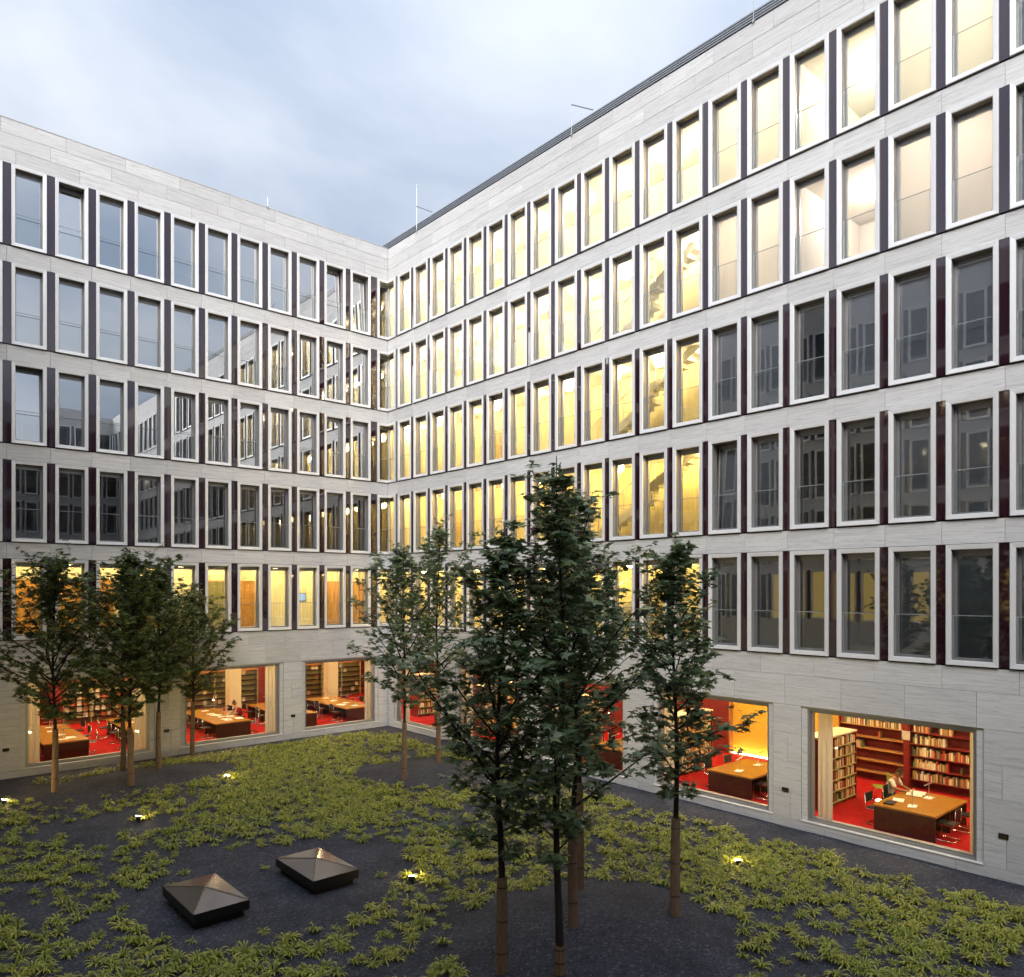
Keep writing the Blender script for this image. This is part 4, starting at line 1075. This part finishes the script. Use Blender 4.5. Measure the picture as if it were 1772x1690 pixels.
# ------------------------------------------------------------------ maple trees
def leaf_template():
    """five-lobed maple leaf, stalk at the origin, tip towards +x, slightly cupped"""
    ang = [-150, -118, -95, -68, -50, -26, 0, 26, 50, 68, 95, 118, 150]
    rad = [.30, .58, .34, .80, .42, .50, 1.0, .50, .42, .80, .34, .58, .30]
    pts = [(0.0, 0.0, 0.0)]
    for a, r in zip(ang, rad):
        x = .30 + .70 * r * math.cos(math.radians(a)); y = .70 * r * math.sin(math.radians(a)); pts.append((x, y, -.22 * abs(y) - .14 * x * x))
    pts[0] = (.30, 0, .02)
    f = [(0, i, i + 1) for i in range(1, len(pts) - 1)]
    return np.array(pts), np.array(f)
LV, LF = leaf_template()
def branch_pts(p, d, L_, n, curve, r, jit=.06):
    pts = [np.array(p, float)]; d = np.array(d, float)
    for k in range(n):
        d = d + np.array((0, 0, curve / n)) + r.normal(0, jit, 3); d /= np.linalg.norm(d); pts.append(pts[-1] + d * L_ / n)
    return pts
def maple(x, y, H, zb, Rc, label, seed, wrap=2.0, rt=.085, leaf='leafA', nbr=38, dens=1., red=0, lsize=.185, lean=(0, 0), prof_peak=.36):
    r = np.random.default_rng(seed); z = mound(x, y) - .03; Rc *= 1.34 if leaf == 'leafA' or seed < 8 else 1.02; nbr = int(nbr * (1.35 if leaf == 'leafA' else 1.12)); lsize *= 1.0 if leaf == 'leafA' else 1.18; dens *= 1. if leaf == 'leafA' else .9
    t = thing('maple_tree', label, 'tree', (x, y, z), group='young maple trees in the courtyard')
    wood = MB(); leaves = []
    def trunk_at(h): 
        return np.array((lean[0] * h / H + .05 * math.sin(h * .9 + seed) * min(1, h / 3), lean[1] * h / H + .05 * math.sin(h * 1.1 + seed * 2) * min(1, h / 3), h))
    n = 14; tp = [tuple(trunk_at(H * k / n)) for k in range(n + 1)]
    wood.tube(tp, [rt * (1 - .95 * (k / n) ** .62) + .004 for k in range(n + 1)], 9)
    def leaf_at(p, d, size, tone):
        leaves.append((p, d, size, tone))
    def twig(p, d, L_, cnt, rad):
        pts = branch_pts(p, d, L_, 3, -.15, r, .14)
        wood.tube([tuple(q) for q in pts], [rad, rad * .7, rad * .5, rad * .3], 4, cap=False)
        for k in range(cnt):
            u = r.uniform(.15, 1.05); seg = min(2, int(u * 3)); fr = min(1.1, u * 3 - seg); q = pts[seg] * (1 - fr) + pts[seg + 1] * fr
            az = r.uniform(0, 6.283); dd = d * .45 + np.array((math.cos(az), math.sin(az), r.uniform(-.55, .15)))
            leaf_at(q + r.normal(0, .025, 3), dd / np.linalg.norm(dd), lsize * r.uniform(.6, 1.2), r.random())
    az = r.uniform(0, 6.283)
    for k in range(nbr):
        s = (k + .5) / nbr; h = zb + (H * .95 - zb) * s ** .92; az += 2.4 + r.uniform(-.4, .4)
        prof = (s / prof_peak) ** .55 if s < prof_peak else max(.06, 1 - ((s - prof_peak) / (1 - prof_peak)) ** 1.25)
        prof = max(prof, .07) * (r.uniform(.40, 1.25) if r.random() < .88 else r.uniform(1.4, 2.0))
        reach = Rc * prof; el = R_(30 + 32 * s + r.uniform(-9, 9)); L_ = reach / math.cos(el) * .92 + .10
        L_ = min(L_, 2.6)
        d = np.array((math.cos(az) * math.cos(el), math.sin(az) * math.cos(el), math.sin(el)))
        p0 = trunk_at(h - L_ * .30 * math.sin(el)) if h - L_ * .3 > zb * .9 else trunk_at(max(h, zb))
        pts = branch_pts(p0, d, L_, 6, .10 if s > .3 else -.15, r, .07)
        r0 = max(.006, .020 * (1 - .6 * s) * (.5 + L_ / 2))
        wood.tube([tuple(q) for q in pts], [r0 * (1 - .12 * i) for i in range(7)], 5, cap=False)
        nt_ = max(3, int(4 + 6 * L_))
        for j in range(nt_):
            u = .22 + .78 * (j + r.random()) / nt_; seg = min(5, int(u * 6)); fr = u * 6 - seg; q = pts[seg] * (1 - fr) + pts[seg + 1] * fr
            a2 = r.uniform(0, 6.283); dd = np.array((math.cos(a2), math.sin(a2), r.uniform(-.2, .8))) + d * .6; dd /= np.linalg.norm(dd)
            twig(q, dd, r.uniform(.18, .48) * (.6 + .4 * min(1, L_)), int(r.integers(7, 13) * dens), .005)
    for k in range(int(46 * dens)):       # leader
        h = H * r.uniform(.82, 1.0); a2 = r.uniform(0, 6.283); leaf_at(trunk_at(h) + r.normal(0, .05, 3), np.array((math.cos(a2), math.sin(a2), -.1)), lsize * r.uniform(.5, .9), r.random())
    obj('trunk', wood, M['bark'], t, smooth=True)
    def leafmesh(items, name):
        P_ = np.array([i[0] for i in items]); D = np.array([i[1] for i in items]); S = np.array([i[2] for i in items]); Tn = np.array([i[3] for i in items])
        up = np.tile(np.array((0, 0, 1.)), (len(items), 1)) + r.normal(0, .38, (len(items), 3))
        D = D / np.linalg.norm(D, axis=1, keepdims=True)
        Y = np.cross(up, D); Y /= np.linalg.norm(Y, axis=1, keepdims=True) + 1e-9; Z_ = np.cross(D, Y)
        v = P_[:, None, :] + S[:, None, None] * (LV[None, :, 0:1] * D[:, None, :] + LV[None, :, 1:2] * Y[:, None, :] + LV[None, :, 2:3] * Z_[:, None, :])
        f = LF[None] + (np.arange(len(items)) * len(LV))[:, None, None]
        return tri_mesh(name, v.reshape(-1, 3), f.reshape(-1, 3), np.repeat(Tn, len(LV)))
    obj('crown', leafmesh(leaves, 'crown'), M[leaf], t)
    # red young shoots sticking out above the crown
    for k in range(red):
        a2 = r.uniform(0, 6.283); rr_ = Rc * r.uniform(.15, .5); h0 = H * r.uniform(.74, .86); b0 = trunk_at(h0) + np.array((math.cos(a2) * rr_, math.sin(a2) * rr_, 0)); ln = r.uniform(.7, 1.2)
        st = branch_pts(b0, (0.05, 0, 1), ln, 4, .2, r, .04); it = []
        for j in range(14):
            u = r.uniform(.35, 1); seg = min(3, int(u * 4)); q = st[seg] + (st[seg + 1] - st[seg]) * (u * 4 - seg); a3 = r.uniform(0, 6.283); it.append((q, np.array((math.cos(a3), math.sin(a3), -.1)), lsize * r.uniform(.45, .75), r.random()))
        sh = obj('red_shoot', leafmesh(it, 'red_shoot'), M['leafR'], t, label='reddish young leaves on a thin shoot', kind='stuff')
        obj('stem', MB().tube([tuple(q) for q in st], [.007, .006, .005, .004, .003], 5, cap=False), M['bark'], sh)
    # reed mat round the stem
    m_ = MB(); nr = 30; i0 = 0
    hs = [0, wrap * .33, wrap * .66, wrap]
    for hk in hs:
        c = trunk_at(hk); rr_ = rt * (1 - .93 * (hk / H) ** .85) + .024
        for j in range(nr):
            th = 2 * math.pi * j / nr; q = rr_ * (1.0 if j % 2 else .90) * (1 + .02 * math.sin(j * 7.3 + hk)); m_.v.append((c[0] + q * math.cos(th), c[1] + q * math.sin(th), hk + (.03 * math.sin(j * 3.7) if hk == wrap else 0)))
    for k in range(3):
        for j in range(nr): m_.f.append((k * nr + j, k * nr + (j + 1) % nr, (k + 1) * nr + (j + 1) % nr, (k + 1) * nr + j))
    m_.f.append(tuple(3 * nr + j for j in range(nr))); m_.tone = [0.] * len(m_.v)
    wr = obj('reed_wrap', m_, M['reed'], t)
    for hk in (wrap * .22, wrap * .55, wrap * .9):
        c = trunk_at(hk); rr_ = rt * (1 - .93 * (hk / H) ** .85) + .027
        obj('binding_wire', MB().tube([(c[0], c[1], hk - .008), (c[0], c[1], hk + .008)], rr_, 16), M['wire'], wr)
    return len(leaves)
nl = 0
# left group
nl += maple(-14.89, -3.64, 7.75, 2.3, 1.75, 'maple at the left edge of the left tree group', 1, 2.05, .085, 'leafA', 40)
nl += maple(-12.42, -1.94, 7.3, 2.4, 1.3, 'slim rear maple behind the tallest tree of the left group', 2, 2.1, .075, 'leafA', 32, .8)
nl += maple(-12.83, -4.52, 7.9, 2.1, 1.75, 'tallest maple in front of the left tree group', 3, 1.95, .085, 'leafA', 42)
nl += maple(-11.53, -3.07, 7.3, 2.5, 1.45, 'maple right of the tallest tree in the left group', 4, 2.1, .08, 'leafA', 34)
nl += maple(-9.73, -1.22, 6.7, 2.4, 1.5, 'smallest maple at the right end of the left group', 5, 2.3, .075, 'leafA', 30)
# middle pair near the corner
nl += maple(-5.70, -10.10, 8.0, 2.4, 1.55, 'slim maple in front of the courtyard corner', 6, 2.0, .075, 'leafB', 34, .85)
nl += maple(-3.45, -8.95, 9.0, 2.6, 1.5, 'slim maple close to the right wing near the corner', 7, 2.4, .075, 'leafB', 32, .85, 1)
# right foreground group
nl += maple(-11.62, -22.08, 7.7, 2.0, 1.35, 'foreground maple at the left of the central group', 8, 1.65, .085, 'leafB', 40, 1., 1)
nl += maple(-11.11, -22.98, 8.75, 1.85, 1.45, 'nearest foreground maple with a short reed wrap in the central group', 9, .62, .082, 'leafB', 42, .85)
nl += maple(-9.78, -22.02, 8.45, 2.7, 1.35, 'tall rear maple in the middle of the central group', 10, 2.25, .08, 'leafB', 34, .75, 2)
nl += maple(-8.10, -20.58, 8.0, 2.7, 1.35, 'rear maple hidden behind the central group', 12, 2.3, .08, 'leafB', 32, .7, 1)
nl += maple(-7.70, -22.80, 7.6, 2.3, 1.35, 'maple standing apart at the right of the central group', 13, 1.95, .085, 'leafB', 38, .95, 1)
print('leaves', nl)
